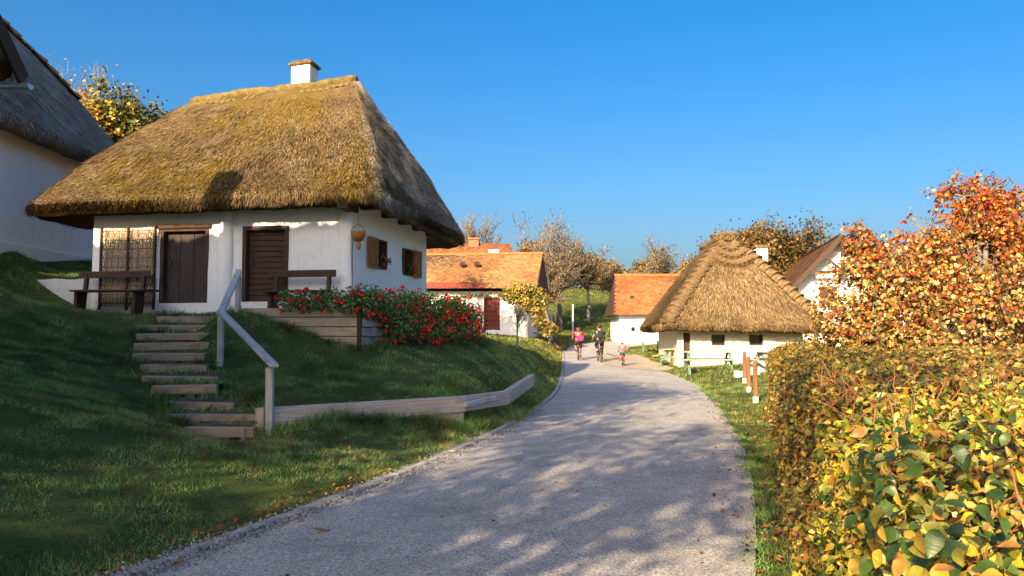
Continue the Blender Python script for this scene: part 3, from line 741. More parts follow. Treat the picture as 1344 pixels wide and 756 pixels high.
# ================================================================== terrace of boards with geraniums
TA, TB, TC = Vector((-5.75, 16.75, 0)), Vector((-3.12, 16.4, 0)), Vector((-1.2, 21.6, 0))
ter = thing('plank_terrace', 'timber board terrace edge in front of the cottage holding the flower bed', 'retaining wall', (TB.x, TB.y, 1.2))
tf, tl = wall_frame(TA, TB); bh = .2
for k in range(5):
    z1 = TZ - k * bh; st = [0, .0, .9, 1.4, 1.8][k]
    MB(tf).box((st, -.06, z1 - bh + .008), (tl, random.uniform(-.004, .012), z1 - .006)).build('board', PALEW, ter, bevel=.01)
sf2, sl2 = wall_frame(TB, TC)
for k in range(2):
    z1 = TZ - k * .2; MB(sf2).box((.02, -.06, z1 - .192), (sl2, random.uniform(0, .012), z1 - .006)).build('board', GREYW, ter, bevel=.01)
rs = random.Random(5)
for row in range(3):
    s_ = .05
    while s_ < sl2 - .2:
        L_ = rs.uniform(.28, .55); z1 = TZ - .41 - row * .2
        c = [sf2.pt(s_ + (L_ if k in (1, 2, 5, 6) else 0) + rs.uniform(-.015, .015), (.02 if k in (0, 1, 4, 5) else -.2) + rs.uniform(-.02, .03), z1 - (.185 if k < 4 else 0) + rs.uniform(-.015, .01)) for k in range(8)]
        m_ = MB(); m_.hexa(c); m_.build('stone', STONE, ter, bevel=.02); s_ += L_ + .015
MB(tf).box((tl - .05, -.08, 1.0), (tl + .03, .035, TZ + .02)).build('corner_post', DARKW, ter, bevel=.006)
fl_ = [TA + tf.n * -.06, TB + tf.n * -.06 + sf2.n * -.06, TC + sf2.n * -.06, Vector((BR[0], BR[1], 0)), Vector((FR[0] + .2, FR[1] + .3, 0)), FF.pt(fs(312, 400)[0], -.05, 0)]
MB().prism([Vector((p.x, p.y, 1.0)) for p in fl_], (0, 0, TZ - 1.04)).build('fill', SOIL, ter)

# white flower box corner
def leaf_cloud(n, centre, rad, rng, size, pal, up=.35, flat=.0, squash=None, hollow=.35):
    """n leaf quads spread through an ellipsoid shell; returns verts, faces, colours"""
    d = rng.normal(size=(n, 3)); d /= np.linalg.norm(d, axis=1, keepdims=True)
    r = (hollow + (1 - hollow) * rng.random((n, 1)) ** .5)
    P = np.array(centre) + d * r * np.array(rad)
    return leaves(P, d + np.array([0, 0, up]), rng, size, pal)
def leaves(P, nrm, rng, size, pal, spread=.7, droop=0.0, fold=.18, asp=1.5, cvar=.3):
    n = len(P); nrm = nrm / np.maximum(np.linalg.norm(nrm, axis=1, keepdims=True), 1e-6) + rng.normal(0, spread, (n, 3))
    nrm /= np.maximum(np.linalg.norm(nrm, axis=1, keepdims=True), 1e-6)
    t = np.cross(nrm, rng.normal(size=(n, 3))); t[:, 2] -= droop; t -= nrm * (t * nrm).sum(1, keepdims=True)
    t /= np.maximum(np.linalg.norm(t, axis=1, keepdims=True), 1e-6); b = np.cross(nrm, t)
    s_ = (size[0] + (size[1] - size[0]) * rng.random((n, 1)))
    L_ = s_; W_ = s_ / asp
    # base, left, right, tip, mid (folded on the midrib): 4 triangles
    v0 = P; v1 = P + t * L_ * .42 + b * W_ * .5 + nrm * W_ * fold; v2 = P + t * L_ * .42 - b * W_ * .5 + nrm * W_ * fold
    v3 = P + t * L_ + nrm * L_ * rng.uniform(-.2, .05, (n, 1)); v4 = P + t * L_ * .45
    V = np.stack([v0, v1, v2, v3, v4], 1).reshape(-1, 3); k = np.arange(n)[:, None] * 5
    Fc = np.concatenate([k + np.array([0, 4, 1]), k + np.array([4, 3, 1]), k + np.array([0, 2, 4]), k + np.array([4, 2, 3])])
    pal = np.array(pal); c = pal[rng.integers(0, len(pal), n)] * (1 - cvar + 2 * cvar * rng.random((n, 1)))
    return V, Fc, np.repeat(c, 5, 0)
def round_leaves(P, nrm, rng, size, pal, spread=.7, droop=0.0, cvar=.3, asp=1.15, pick=None, pointed=False):
    n = len(P); nrm = nrm / np.maximum(np.linalg.norm(nrm, axis=1, keepdims=True), 1e-6) + rng.normal(0, spread, (n, 3))
    nrm /= np.maximum(np.linalg.norm(nrm, axis=1, keepdims=True), 1e-6)
    t = np.cross(nrm, rng.normal(size=(n, 3))); t[:, 2] -= droop; t -= nrm * (t * nrm).sum(1, keepdims=True)
    t /= np.maximum(np.linalg.norm(t, axis=1, keepdims=True), 1e-6); b = np.cross(nrm, t)
    s_ = (size[0] + (size[1] - size[0]) * rng.random((n, 1))); W_ = s_ / asp; cup = rng.uniform(-.12, .3, (n, 1)); curl = rng.uniform(-.3, .1, (n, 1))
    pts = []
    for u, v in (((0, 0), (.2, .36), (.45, .48), (.74, .27), (1.08, 0), (.72, -.29), (.45, -.48), (.22, -.37), (.48, 0)) if pointed else ((0, 0), (.16, .36), (.5, .52), (.8, .32), (1.0, 0), (.8, -.32), (.5, -.52), (.16, -.36), (.48, 0))):
        pts.append(P + t * s_ * u + b * W_ * v + nrm * (s_ * (curl * u * u) + W_ * cup * abs(v) * 2 * .5))
    V = np.stack(pts, 1).reshape(-1, 3); k = np.arange(n)[:, None] * 9
    Fc = np.concatenate([k + np.array([8, i, (i + 1) % 8]) for i in range(8)])
    pal = np.array(pal); c = pal[rng.integers(0, len(pal), n) if pick is None else pick] * (1 - cvar + 2 * cvar * rng.random((n, 1)))
    c = np.repeat(c[:, None], 9, 1); c[:, 8] *= 1.12; c[:, 3:6] *= rng.uniform(.75, 1.1, (n, 1, 1))
    return V, Fc, c.reshape(-1, 3)
def joinv(L_):
    V, Fc, C = [], [], []; o = 0
    for v, f, c in L_: V.append(v); Fc.append(f + o); C.append(c); o += len(v)
    return np.concatenate(V), np.concatenate(Fc), np.concatenate(C)
def blossom_mesh(name, m, r, seed):
    rr_ = random.Random(seed); v = []; f = []
    for k in range(9):                    # nine small five-cornered florets round a ball
        a = rr_.uniform(0, 6.28); ph = rr_.uniform(-.5, 1.5); c = Vector((math.cos(a) * math.cos(ph), math.sin(a) * math.cos(ph), math.sin(ph))) * r * .62
        n_ = c.normalized(); t = n_.orthogonal().normalized(); b = n_.cross(t); i0 = len(v); v.append(c)
        for j in range(5):
            an = j * 1.2566 + a; v.append(c + (t * math.cos(an) + b * math.sin(an)) * r * .5 + n_ * r * rr_.uniform(.05, .3))
        for j in range(5): f.append((i0, i0 + 1 + j, i0 + 1 + (j + 1) % 5))
    me = bpy.data.meshes.new(name); me.from_pydata(v, [], f); me.materials.append(m); me.update(); return me
REDP = plain('red_petal', (.8, .012, .018), .6, 0, .25, 20); PINKP = plain('pink_petal', (.65, .2, .34), .6, 0, .2, 20)
BL_R = [blossom_mesh('blossom', REDP, .06, k) for k in range(3)]; BL_P = blossom_mesh('blossom', PINKP, .065, 9)
GPAL = [(.08, .17, .03), (.11, .21, .04), (.16, .26, .06), (.22, .26, .07), (.05, .11, .02)]
def geranium(p, rad, nleaf, nfl, seed, label, pink=0, group='geraniums along the terrace edge', name='geranium_plant', fs_=1.0):
    rng = np.random.default_rng(seed); g = thing(name, label, 'plant', p, group)
    V, Fc, C = joinv([leaf_cloud(nleaf, p, rad, rng, (.05, .095), GPAL, .3, hollow=.2)])
    tag(fast_mesh('foliage', V, Fc, LEAF, g, C), kind='stuff')
    st = MB()
    for k in range(5): st.tube([p + Vector((0, 0, -rad[2] * .8)), p + Vector((rng.uniform(-.6, .6) * rad[0], rng.uniform(-.6, .6) * rad[1], rad[2] * rng.uniform(-.2, .8)))], .006, 4)
    st.build('stem', GREENM, g)
    for k in range(nfl):
        d = rng.normal(size=3); d[1] -= .7; d[0] += .25; d /= np.linalg.norm(d)
        q = p + Vector(d * np.array(rad) * rng.uniform(.9, 1.22)); me = BL_P if k < pink else BL_R[k % 3]
        place(me, 'blossom', g, Matrix.Translation(q) @ Matrix.Rotation(rng.uniform(0, 6.28), 4, 'Z') @ Matrix.Scale(rng.uniform(.4, 1.3) * fs_, 4))
    return g
gi = 0
for u in (.44, .60, .76, .92):
    q = tf.pt(tl * u, -.02, TZ + .16 + random.uniform(-.05, .06)); geranium(q, (.34, .3, random.uniform(.24, .34)), 420, 7, 100 + gi, 'red geranium on the front board of the plank terrace'); gi += 1
for k, u in enumerate(np.linspace(.0, .99, 13)):
    q = sf2.pt(sl2 * u + random.uniform(-.08, .08), .08, TZ + .06 + random.uniform(-.05, .08) - .08 * u)
    geranium(q, (.38, .36, random.uniform(.34, .44)), 520, 11, 100 + gi, 'red geranium in the dense row along the terrace side', pink=1 if k in (4, 6) else 0); gi += 1
for k, u in enumerate(np.linspace(.16, .97, 10)):
    q = sf2.pt(sl2 * u + random.uniform(-.1, .1), .22, TZ - .42 + random.uniform(-.08, .08))
    geranium(q, (.38, .32, random.uniform(.34, .42)), 480, 13, 100 + gi, 'red geranium spilling down the terrace side wall', pink=1 if k == 3 else 0, group='geraniums hanging down the wall'); gi += 1
for (s0, s1, a, b), tx in zip(OP2, ('nearer', 'farther')):
    q = SF.pt(s1 - .12, .08, a + .2); geranium(q, (.14, .14, .13), 90, 6, 300 + int(a * 10) + (tx == 'farther'), 'small red geranium on the sill of the %s side window' % tx, group='window geraniums', fs_=.8)

# ================================================================== steps, handrail, timber edging
stp = thing('garden_steps', 'weathered timber and earth steps climbing the lawn to the cottage', 'steps', (-4.2, 11.2, .2))
SPX_ = [(205, 277, 418, 426), (181, 264, 430, 438), (176, 265, 441, 449), (181, 264, 453, 464), (181, 262, 467, 476), (184, 260, 481, 491), (184, 277, 496, 507), (195, 284, 510, 520), (212, 308, 528, 543), (219, 325, 546, 560), (239, 329, 563, 577)]
STEP_POLY = []
EARTH = surf('trodden_earth', [(.3, (.09, .065, .04)), (.55, (.19, .14, .09)), (.75, (.28, .22, .14))], 7, .95, .8, 30, .03)
for i, (x0, x1, y0, y1) in enumerate(SPX):
    Y = 17.0 - .575 * i; a = at(x0, (y0 + y1) / 2, Y); b = at(x1 + 4, (y0 + y1) / 2 - 1, Y + .06)
    zt = max(a.z, b.z) + .07; zc = (a.z + b.z) / 2
    a.z = b.z = zc + random.uniform(-.008, .008)
    a.z += .03; b.z += .03 + random.uniform(-.025, .025); a.x += random.uniform(-.1, .06); b.x += random.uniform(-.04, .1); b.y += random.uniform(-.05, .05); m_ = MB().bar(a, b, .13, .15); so = m_.build('step', LOGW, stp, bevel=.015)
    for u in (.14, .86):
        q = a.lerp(b, u) + Vector((0, -.085, 0)); MB().tube([q - Vector((0, 0, .25)), q + Vector((random.uniform(-.01, .01), 0, .03 + random.uniform(0, .03)))], .028, 7).build('peg', LOGW, so)
    # trodden earth tread behind the riser
    dpt = .60 if i else .75; nb_ = 8; tm = MB()
    for r_ in range(4):
        for k in range(nb_):
            p = a.lerp(b, k / (nb_ - 1)) + Vector((0, .05 + dpt * r_ / 3 * .95, .05 + .05 * r_ / 3 + random.uniform(-.018, .018))); tm.v.append(p)
    for r_ in range(3):
        for k in range(nb_ - 1): tm.face((r_ * nb_ + k, r_ * nb_ + k + 1, (r_ + 1) * nb_ + k + 1, (r_ + 1) * nb_ + k))
    tm.build('tread', EARTH, stp, smooth=True)
    STEP_POLY.append((a, b, dpt))

hr = thing('handrail', 'grey weathered timber handrail rising beside the garden steps', 'railing', at(353, 560, 11.5))
pA0, pA1 = at(354, 566, 11.45), at(354, 482, 11.45); pB0, pB1 = at(289, 478, 14.6), at(290, 412, 14.6); pC0, pC1 = at(312, 408, 17.1), at(313, 362, 17.1)
for a, b in ((pA0, pA1), (pB0, pB1), (pC0, pC1)):
    MB().bar(Vector((a.x, a.y, a.z - .25)), b, .1, .1, (0, 1, 0)).build('post', GREYW, hr, bevel=.01)
UPV = Vector((0, 0, .045))
MB().bar(at(289, 408, 14.75), at(360, 480, 11.25), .13, .05).build('rail', GREYW, hr, bevel=.008)
MB().bar(at(289, 412, 14.55), at(314, 355, 17.2), .13, .05).build('rail', GREYW, hr, bevel=.008)

ed = thing('timber_edging', 'low weathered timber beam edging curving across the foot of the lawn', 'edging', at(356, 562, 11.5))
def tb(p0, p1, y0, y1): return at(*p0, y0), at(*p1, y1)
e1a, e1b = tb((357, 535), (611, 520), 11.5, 13.6); e2b = at(668, 513, 15.3); e3b = at(702, 491, 18.9)
def beam(a, b, hgt, th, nm='beam', m=BEAMW):
    n = (b - a); n.z = 0; n.normalize(); sd = Vector((-n.y, n.x, 0))
    c = [Vector((p.x, p.y, p.z - hh)) + sd * o_ for hh in (hgt, 0) for p, o_ in ((a, 0), (b, 0), (b, th), (a, th))]
    mb = MB(); mb.hexa(c); return mb.build(nm, m, ed, bevel=.012)
beam(e1a, e1b, .27, .14); beam(e1b + (e2b - e1b) * .004, e2b, .26, .13); beam(e2b + (e3b - e2b) * .004, e3b, .26, .13)
nr_ = Vector((.62, -.78, 0)) * .02
dn_ = Vector((0, 0, -.275)); beam(e1a + dn_ - nr_ * 1.6, e1b + dn_ - nr_ * 1.6, .3, .13, 'lower_board')
lp0, lp1 = at(612, 533, 13.55), at(652, 524, 14.75); beam(lp0 + Vector((.0, -.05, .07)), lp1 + Vector((.0, -.05, .07)), .09, .05, 'splice_board', GREYW)
q = at(343, 560, 11.6); MB().box((q.x - .07, q.y - .08, q.z - .35), (q.x + .06, q.y + .05, q.z + .27)).build('end_block', BEAMW, ed, bevel=.012)

# low white garden wall at the left of the cottage
gw = thing('garden_wall', 'low weathered white garden wall between lawn and upper terrace', 'wall', (-11.1, 19.4, 2.4))
wa, wb = Vector((-12.1, 19.6, 0)), Vector((-10.2, 19.46, 0)); nst = 12
mb = MB(); fr_, l_ = wall_frame(wa, wb)
tops = [3.02 + .015 * math.sin(k * 1.3) for k in range(nst + 1)]
OLDW = wallmat('old_limewash', (.62, .62, .62), (.2, .18, .17))
for k in range(nst):
    s0, s1 = l_ * k / nst, l_ * (k + 1) / nst
    c = [fr_.pt(s0, 0, 1.8), fr_.pt(s1, 0, 1.8), fr_.pt(s1, -.3, 1.8), fr_.pt(s0, -.3, 1.8), fr_.pt(s0, 0, tops[k]), fr_.pt(s1, 0, tops[k + 1]), fr_.pt(s1, -.3, tops[k + 1]), fr_.pt(s0, -.3, tops[k])]
    b0 = len(mb.v); mb.v += c
    for qd in ((0, 1, 5, 4), (4, 5, 6, 7), (2, 3, 7, 6)): mb.face([b0 + j for j in qd])
    if k == 0: mb.face([b0 + j for j in (3, 0, 4, 7)])
    if k == nst - 1: mb.face([b0 + j for j in (1, 2, 6, 5)])
mb.build('masonry', OLDW, gw)

# ================================================================== shaded house on the upper left
H3 = thing('thatched_house', 'white house with grey thatch on the slope behind, far left edge', 'house', (-15.5, 20, 3.9))
c3 = [(-18.4, 18.3), (-12.6, 18.3), (-12.6, 24.8), (-18.4, 24.8)]
for k in range(4): lumpy_wall('wall', LIME, H3, c3[k], c3[(k + 1) % 4], 3.2, 6.95, seed=20 + k, step=.5)
MB().box((-12.62, 18.2, 3.3), (-12.5, 24.9, 3.95)).build('plinth', LIME, H3, bevel=.02)
GREYPAL = [(.42, .385, .36), (.29, .26, .245), (.5, .47, .45), (.36, .32, .28)]
E3 = [(-19.2, 26.1, 6.9), (-19.2, 17.4, 6.9), (-11.95, 17.4, 6.9), (-11.95, 25.75, 6.9)]
roof3, base3, N3 = thatch(H3, E3, [(-15.5, 22.4, 11.3), (-15.5, 20.6, 11.3)], [(-18.4, 24.8, 6.9), (-18.4, 18.3, 6.9), (-12.6, 18.3, 6.9), (-12.6, 24.8, 6.9)], thick=.4, n=40, M=24, strands=36000, swid=.014, seed=8, pal=GREYPAL, amp=.05, corner=4)
bm3 = [bundle_mesh('hip_bundle', BUNDLE, .75, .3, .2, 30 + k) for k in range(3)]
for k in range(7):
    t_ = .55 + .07 * k; P, nn, up = base3(np.array([120. - .01]), np.array([t_])); P2, n2, _ = base3(np.array([0.01]), np.array([t_]))
    for Pq, sgn in ((P[0], 1),):
        z_ = Vector(nn[0]) + Vector((0, .7, .7)); place(bm3[k % 3], 'hip_bundle', roof3, basis(Pq, up[0], z_))
rr3 = MB().tube([Vector((-15.5, y, 11.3 + .04 * math.sin(y * 3))) for y in np.linspace(20.4, 22.7, 10)], .22, 9); rr3.build('ridge_roll', BUNDLE, roof3, smooth=True)

# ================================================================== cottage just outside the left edge: its eave and gutter reach into the frame
H4 = thing('thatched_house', 'nearest thatched house, only its roof corner and zinc gutter at the upper left edge', 'house', (-12, 8.5, 1.8))
c4 = [(-16.5, 5.6), (-7.9, 5.6), (-7.9, 11.4), (-16.5, 11.4)]
for k in range(4): lumpy_wall('wall', LIME, H4, c4[k], c4[(k + 1) % 4], .4, 5.5, seed=30 + k, step=.6)
R4Z = 9.05
g1 = at(40, 113, 12.1)
E4 = [(-17, 4.9, 5.75), (-7.6, 4.9, 5.75), (-7.6, 12.0, 5.75), (-17, 12.0, 5.75)]
roof4, base4, N4 = thatch(H4, E4, [(-16.6, 8.5, R4Z), (-7.75, 8.5, R4Z)], [(c[0], c[1], 5.45) for c in c4], thick=.34, n=40, M=20, strands=24000, swid=.016, seed=12, pal=[(.2, .13, .06), (.11, .07, .035), (.25, .19, .12), (.23, .15, .04)], amp=.07, corner=1, rr=.12)
bm4 = [bundle_mesh('ridge_bundle', BUNDLE, .55, .2, .17, 60 + k) for k in range(3)]
for k in range(30):
    x = -16.5 + k * .3
    for sg in (1, -1):
        dwn = Vector((0, sg, -.9)); place(bm4[k % 3], 'ridge_bundle', roof4, basis((x, 8.5 - sg * .03, R4Z + .13 + .05 * math.sin(k * 1.9)), -dwn, (0, sg * .9, 1)))
MB().box((-11.55, 8.2, 8.0), (-11.0, 8.75, R4Z + 1.3)).build('chimney', LIME, roof4, bevel=.02)
gt = MB(); gp = [Vector((-16.5, g1.y, g1.z)), Vector((g1.x, g1.y, g1.z))]
n = 9
for p in gp:
    for rr_ in (.085, .075):
        for k in range(n):
            a = math.pi + math.pi * k / (n - 1); gt.v.append(p + Vector((0, math.cos(a) * rr_, math.sin(a) * rr_ + .03)))
for o_ in (0, n):
    for k in range(n - 1): gt.face((o_ + k, o_ + k + 1, 2 * n + o_ + k + 1, 2 * n + o_ + k))
gt.face([2 * n + k for k in range(n)]); gt.build('gutter', ZINC, H4)
MB().bar((g1.x - .12, g1.y - 1.5, g1.z + 1.5), (g1.x - .12, g1.y + .02, g1.z + .1), .05, .26).build('verge_board', DARKW, roof4)

# ================================================================== orange tiled house in the middle distance
H5 = thing('tiled_house', 'long low white house with orange tile roof and dark red doors', 'house', (-3, 48, 1.9))
A5, B5 = (-9.0, 48.2), (.9, 48.0); C5, D5 = (1.75, 53.4), (-9.0, 53.6)
F5, L5 = wall_frame(A5, B5)
def f5(px, py): q = F5.inv(on_plane(px, py, A5, B5)); return q[0], q[2]
da, db = f5(635, 433), f5(656, 390); wa5, wb5 = f5(578, 410), f5(604, 392)
OP5 = [(da[0], db[0], da[1], db[1]), (wa5[0], wb5[0], wa5[1], wb5[1])]
F5s, L5s = wall_frame(B5, C5); OP5s = [(1.3, 2.1, 2.6, 3.4), (3.2, 4.0, 2.6, 3.4)]
Z5 = 4.3
lumpy_wall('wall', LIME, H5, A5, B5, .8, Z5, OP5, seed=50, step=.6); lumpy_wall('wall', LIME, H5, B5, C5, .8, Z5, OP5s, seed=51, step=.6); lumpy_wall('wall', LIME, H5, C5, D5, .8, Z5, seed=52, step=.8); lumpy_wall('wall', LIME, H5, D5, A5, .8, Z5, seed=53, step=.8)
plank_door(H5, F5, *OP5[0], d=-.1, m=REDW, vertical=False, n=7, framem=REDW, handle=False)
wn = MB(F5).box((OP5[1][0], -.12, OP5[1][2]), (OP5[1][1], -.08, OP5[1][3])).build('shutter', REDW, H5)
for k in range(4):
    s0 = OP5[1][0] + (OP5[1][1] - OP5[1][0]) * k / 4; MB(F5).box((s0 + .01, -.08, OP5[1][2] + .02), (s0 + (OP5[1][1] - OP5[1][0]) / 4 - .01, -.05, OP5[1][3] - .02)).build('plank', REDW, wn)
for s0, s1, a, b in OP5s: MB(F5s).box((s0, -.15, a), (s1, -.1, b)).build('window', GLASS, H5)
eR5, rR5 = at(704, 378, 47.3), at(712, 333.5, 50.7); eL5 = Vector((-9.6, 47.5, eR5.z - .02)); rL5 = Vector((-9.6, 50.9, rR5.z - .1)); bR5 = Vector((at(720, 383, 54.1).x, 54.1, eR5.z)); bL5 = Vector((-9.6, 54.4, eR5.z))
dk = MB(); dk.prism([eR5, rR5, bR5], (eL5 - eR5).normalized() * 11.3); rf5 = dk.build('roof', DARKW, H5)
def maroon(mid, c):
    msk = ((mid[:, 2] < eR5.z + .42) & (mid[:, 0] < -1.6))[:, None]; return np.where(msk, np.array([.22, .05, .035]) * (.7 + .6 * c[:, :1] / .45), c)
tiles('roof_tiles', rf5, eL5, eR5, rL5, rR5, .2, .17, ((.21, .10, .04), (.25, .145, .058), (.15, .06, .025)), 5, maroon)
tiles('roof_tiles', rf5, bR5, bL5, rR5, rL5, .3, .25, ((.42, .18, .05), (.5, .27, .08), (.3, .1, .04)), 6)
rt = MB(); rt.tube([rL5 + Vector((0, 0, .04)), rR5 + Vector((.05, 0, .04))], .1, 7); rt.build('ridge_tiles', surf('ridge_tile', [(.3, (.22, .11, .04)), (.7, (.3, .17, .06))], 4), rf5)
for k in range(9):
    u0, u1 = k / 9, (k + 1) / 9
    def gp_(u): return (eR5.lerp(rR5, u * 2) if u < .5 else rR5.lerp(bR5, u * 2 - 1))
    p0, p1 = gp_(u0 + .004), gp_(u1 - .004); zb_ = eR5.z - .12; ox = Vector((-.06, 0, 0))
    MB().prism([(p0.x + .01, p0.y, zb_), (p1.x + .01, p1.y, zb_), (p1.x + .01, p1.y, p1.z - .03), (p0.x + .01, p0.y, p0.z - .03)], (.03, 0, 0)).build('gable_board', DARKW, rf5)
MB().bar(eR5 + Vector((.03, -.05, -.04)), rR5 + Vector((.03, 0, -.04)), .05, .2).build('verge_board', DARKW, rf5)
for px in (607, 626):
    q = at(px, 349, 49.4); MB().bar(q + Vector((-.16, -.12, .12)), q + Vector((.16, -.12, .12)), .3, .16, (0, -.6, 1)).build('roof_vent', DARKW, rf5)

H6 = thing('tiled_house', 'russet tile roof with brick chimney rising behind the orange tiled house', 'house', (-4, 60, 3))
e6, r6 = at(676, 350, 57.5), at(671, 320.5, 60.5); e6L, r6L = Vector((-9, 57.5, e6.z)), Vector((-9, 60.5, r6.z)); b6, b6L = Vector((e6.x, 63.5, e6.z)), Vector((-9, 63.5, e6.z))
MB().box((-8.6, 58, 1.5), (e6.x - .4, 63, e6.z + .2)).build('wall', CREAM, H6)
rf6 = MB().prism([e6, r6, b6], (e6L - e6)).build('roof', DARKW, H6)
tiles('roof_tiles', rf6, e6L, e6, r6L, r6, .24, .22, ((.16, .058, .025), (.2, .085, .035), (.1, .032, .018)), 15)
q = at(622, 320, 60.4); MB().box((q.x - .38, q.y - .3, q.z - .8), (q.x + .38, q.y + .3, q.z + .3)).build('chimney', BRICK, rf6, bevel=.03); MB().box((q.x - .46, q.y - .38, q.z + .3), (q.x + .46, q.y + .38, q.z + .44)).build('chimney_cap', BRICK, rf6)
q = at(648, 334, 58.6); MB().box((q.x - .4, q.y - .2, q.z - .9), (q.x + .4, q.y + .4, q.z + .35)).build('chimney', LIME, rf6, bevel=.03)

# ================================================================== red tiled outbuilding
H7 = thing('tiled_house', 'small white outbuilding with red orange tile roof beyond the cyclists', 'house', (11, 57, 1.1))
A7, B7, C7, D7 = (7.5, 56), (17.5, 55.6), (17.5, 60.6), (7.5, 61)
F7, L7 = wall_frame(A7, B7); e7 = at(806, 413, 55.4); r7 = at(807, 362.5, 58.4)
wq = F7.inv(on_plane(831, 432, A7, B7)); O7 = [(wq[0] - .14, wq[0] + .14, wq[2] - .15, wq[2] + .15)]
lumpy_wall('wall', LIME, H7, A7, B7, .3, e7.z + .15, O7, seed=60, step=.6)
for a, b, k in ((B7, C7, 61), (C7, D7, 62), (D7, A7, 63)): lumpy_wall('wall', LIME, H7, a, b, .3, e7.z + .15, seed=k, step=.8)
MB(F7).box((O7[0][0], -.2, O7[0][2]), (O7[0][1], -.15, O7[0][3])).build('window', GLASS, H7)
e7R, r7R = Vector((18, 55.1, e7.z)), Vector((18, 58.2, r7.z)); b7, b7R = Vector((e7.x, 61.5, e7.z)), Vector((18, 61.4, e7.z))
rf7 = MB().prism([e7, r7, b7], (e7R - e7)).build('roof', DARKW, H7)
tiles('roof_tiles', rf7, e7, e7R, r7, r7R, .26, .2, ((.24, .078, .028), (.27, .11, .04), (.16, .042, .018)), 25)
MB().tube([r7 + Vector((-.03, 0, .05)), r7R + Vector((0, 0, .05))], .12, 7).build('ridge_tiles', surf('red_ridge', [(.3, (.42, .1, .03)), (.7, (.55, .16, .05))], 4), rf7)
MB().bar(e7 + Vector((-.02, -.05, -.06)), r7 + Vector((-.02, 0, -.06)), .05, .16).build('verge_board', DARKW, rf7)
q = at(829, 391, 56.7); MB().bar(q + Vector((-.13, -.1, .06)), q + Vector((.13, -.1, .06)), .2, .12, (0, -.6, 1)).build('roof_vent', DARKW, rf7)

# ================================================================== far thatched cottage with stepped hips
H2 = thing('thatched_house', 'low cottage with stepped straw hips and pointed thatch, right of road', 'house', (9.6, 37.5, .45))
c2_ = [(7.0, 33.9), (12.3, 33.9), (12.5, 42.4), (7.75, 42.4)]
FH2, LH2 = wall_frame(c2_[0], c2_[1])
def f2(px, py): q = FH2.inv(on_plane(px, py, c2_[0], c2_[1])); return q[0], q[2]
O2 = []
for x0, x1 in ((934, 951), (983.5, 1001)):
    a, b = f2(x0, 453), f2(x1, 441); O2.append((a[0], b[0], a[1], b[1] + .05))
dd = f2(890, 478), f2(898, 441); 
TOP2 = 2.35
lumpy_wall('wall', CREAM, H2, c2_[0], c2_[1], 0, TOP2, O2 + [(.25, .55, .3, 1.75)], seed=70, step=.4)
for k in (1, 2, 3): lumpy_wall('wall', CREAM, H2, c2_[k], c2_[(k + 1) % 4], 0, TOP2, seed=70 + k, step=.5)
lz = MB(FH2); lz.box((.58, .012, .2), (LH2 + .02, .03, f2(960, 457)[1])); lz.build('white_plinth', LIME, H2)
MB(FH2).box((.25, -.2, .3), (.55, -.16, 1.75)).build('door', DARKW, H2)
for s0, s1, a, b in O2:
    wn = MB(FH2).box((s0, -.18, a), (s1, -.14, b)).build('window', GLASS, H2); fr = MB(FH2)
    fr.box((s0, -.14, a), (s0 + .05, .02, b)); fr.box((s1 - .05, -.14, a), (s1, .02, b)); fr.box((s0 + .05, -.14, a), (s1 - .05, .025, a + .05)); fr.build('frame', DARKW, wn)
E2 = [(6.95, 43.6, 2.12), (6.3, 32.95, 2.15), (12.95, 32.95, 2.05), (13.2, 43.6, 2.1)]
RG2 = [(9.75, 40.6, 6.0), (9.85, 36.6, 6.15)]
roof2, base2, N2 = thatch(H2, E2, RG2, [(c2_[3][0], c2_[3][1], 2.3), (c2_[0][0], c2_[0][1], 2.3), (c2_[1][0], c2_[1][1], 2.3), (c2_[2][0], c2_[2][1], 2.3)], thick=.36, n=50, M=30,
    strands=45000, slen=(.25, .5), swid=.02, seed=21, bulge=.06, amp=.04, corner=4, rr=.12, pal=[(.24, .165, .085), (.14, .09, .045), (.31, .235, .14), (.24, .165, .075)])
bm2 = [bundle_mesh('hip_bundle', BUNDLE, .62, .36, .36, 40 + k) for k in range(4)]
for ci, sx in ((50, -1), (100, 1)):
    for k in range(13):
        t_ = .06 + .062 * k; P, nn, up = base2(np.array([float(ci)]), np.array([t_]))
        z_ = Vector((sx * .75, -.75, .75)); place(bm2[k % 4], 'hip_bundle', roof2, basis(Vector(P[0]) + Vector(up[0]).normalized() * .3 + z_ * .02, up[0], z_))
for row, t_ in enumerate((.70, .79, .88)):
    nbn = 11 - row * 2
    for k in range(nbn):
        i_ = 50 + 50 * (k + .5) / nbn; dip = .035 * math.cos((k + .5) / nbn * math.pi * 2)
        P, nn, up = base2(np.array([i_]), np.array([t_ + dip + .03])); place(bm2[(k + row) % 4], 'straw_bundle', roof2, basis(Vector(P[0]) + Vector(nn[0]) * .03, up[0], nn[0]) @ Matrix.Scale(.72, 4))
for k in range(9):
    a = -math.pi + math.pi * k / 8; d = Vector((math.cos(a), math.sin(a) * .9, -.75)); place(bm2[k % 4], 'straw_bundle', roof2, basis(Vector(RG2[1]) + Vector((0, .1, .22)), -d, Vector((math.cos(a) * .75, math.sin(a) * .7, 1))))
pr_ = MB().tube([Vector(RG2[0]).lerp(Vector(RG2[1]), u) + Vector((0, 0, .08 + .03 * math.sin(u * 17))) for u in np.linspace(0, 1.03, 12)], .2, 9); pr_.build('ridge_roll', BUNDLE, roof2, smooth=True)
q = at(998.5, 345, 39.2); c2h = MB().box((q.x - .28, q.y - .28, q.z - 2.0), (q.x + .28, q.y + .28, q.z + .72)).build('chimney', LIME, roof2, bevel=.02)
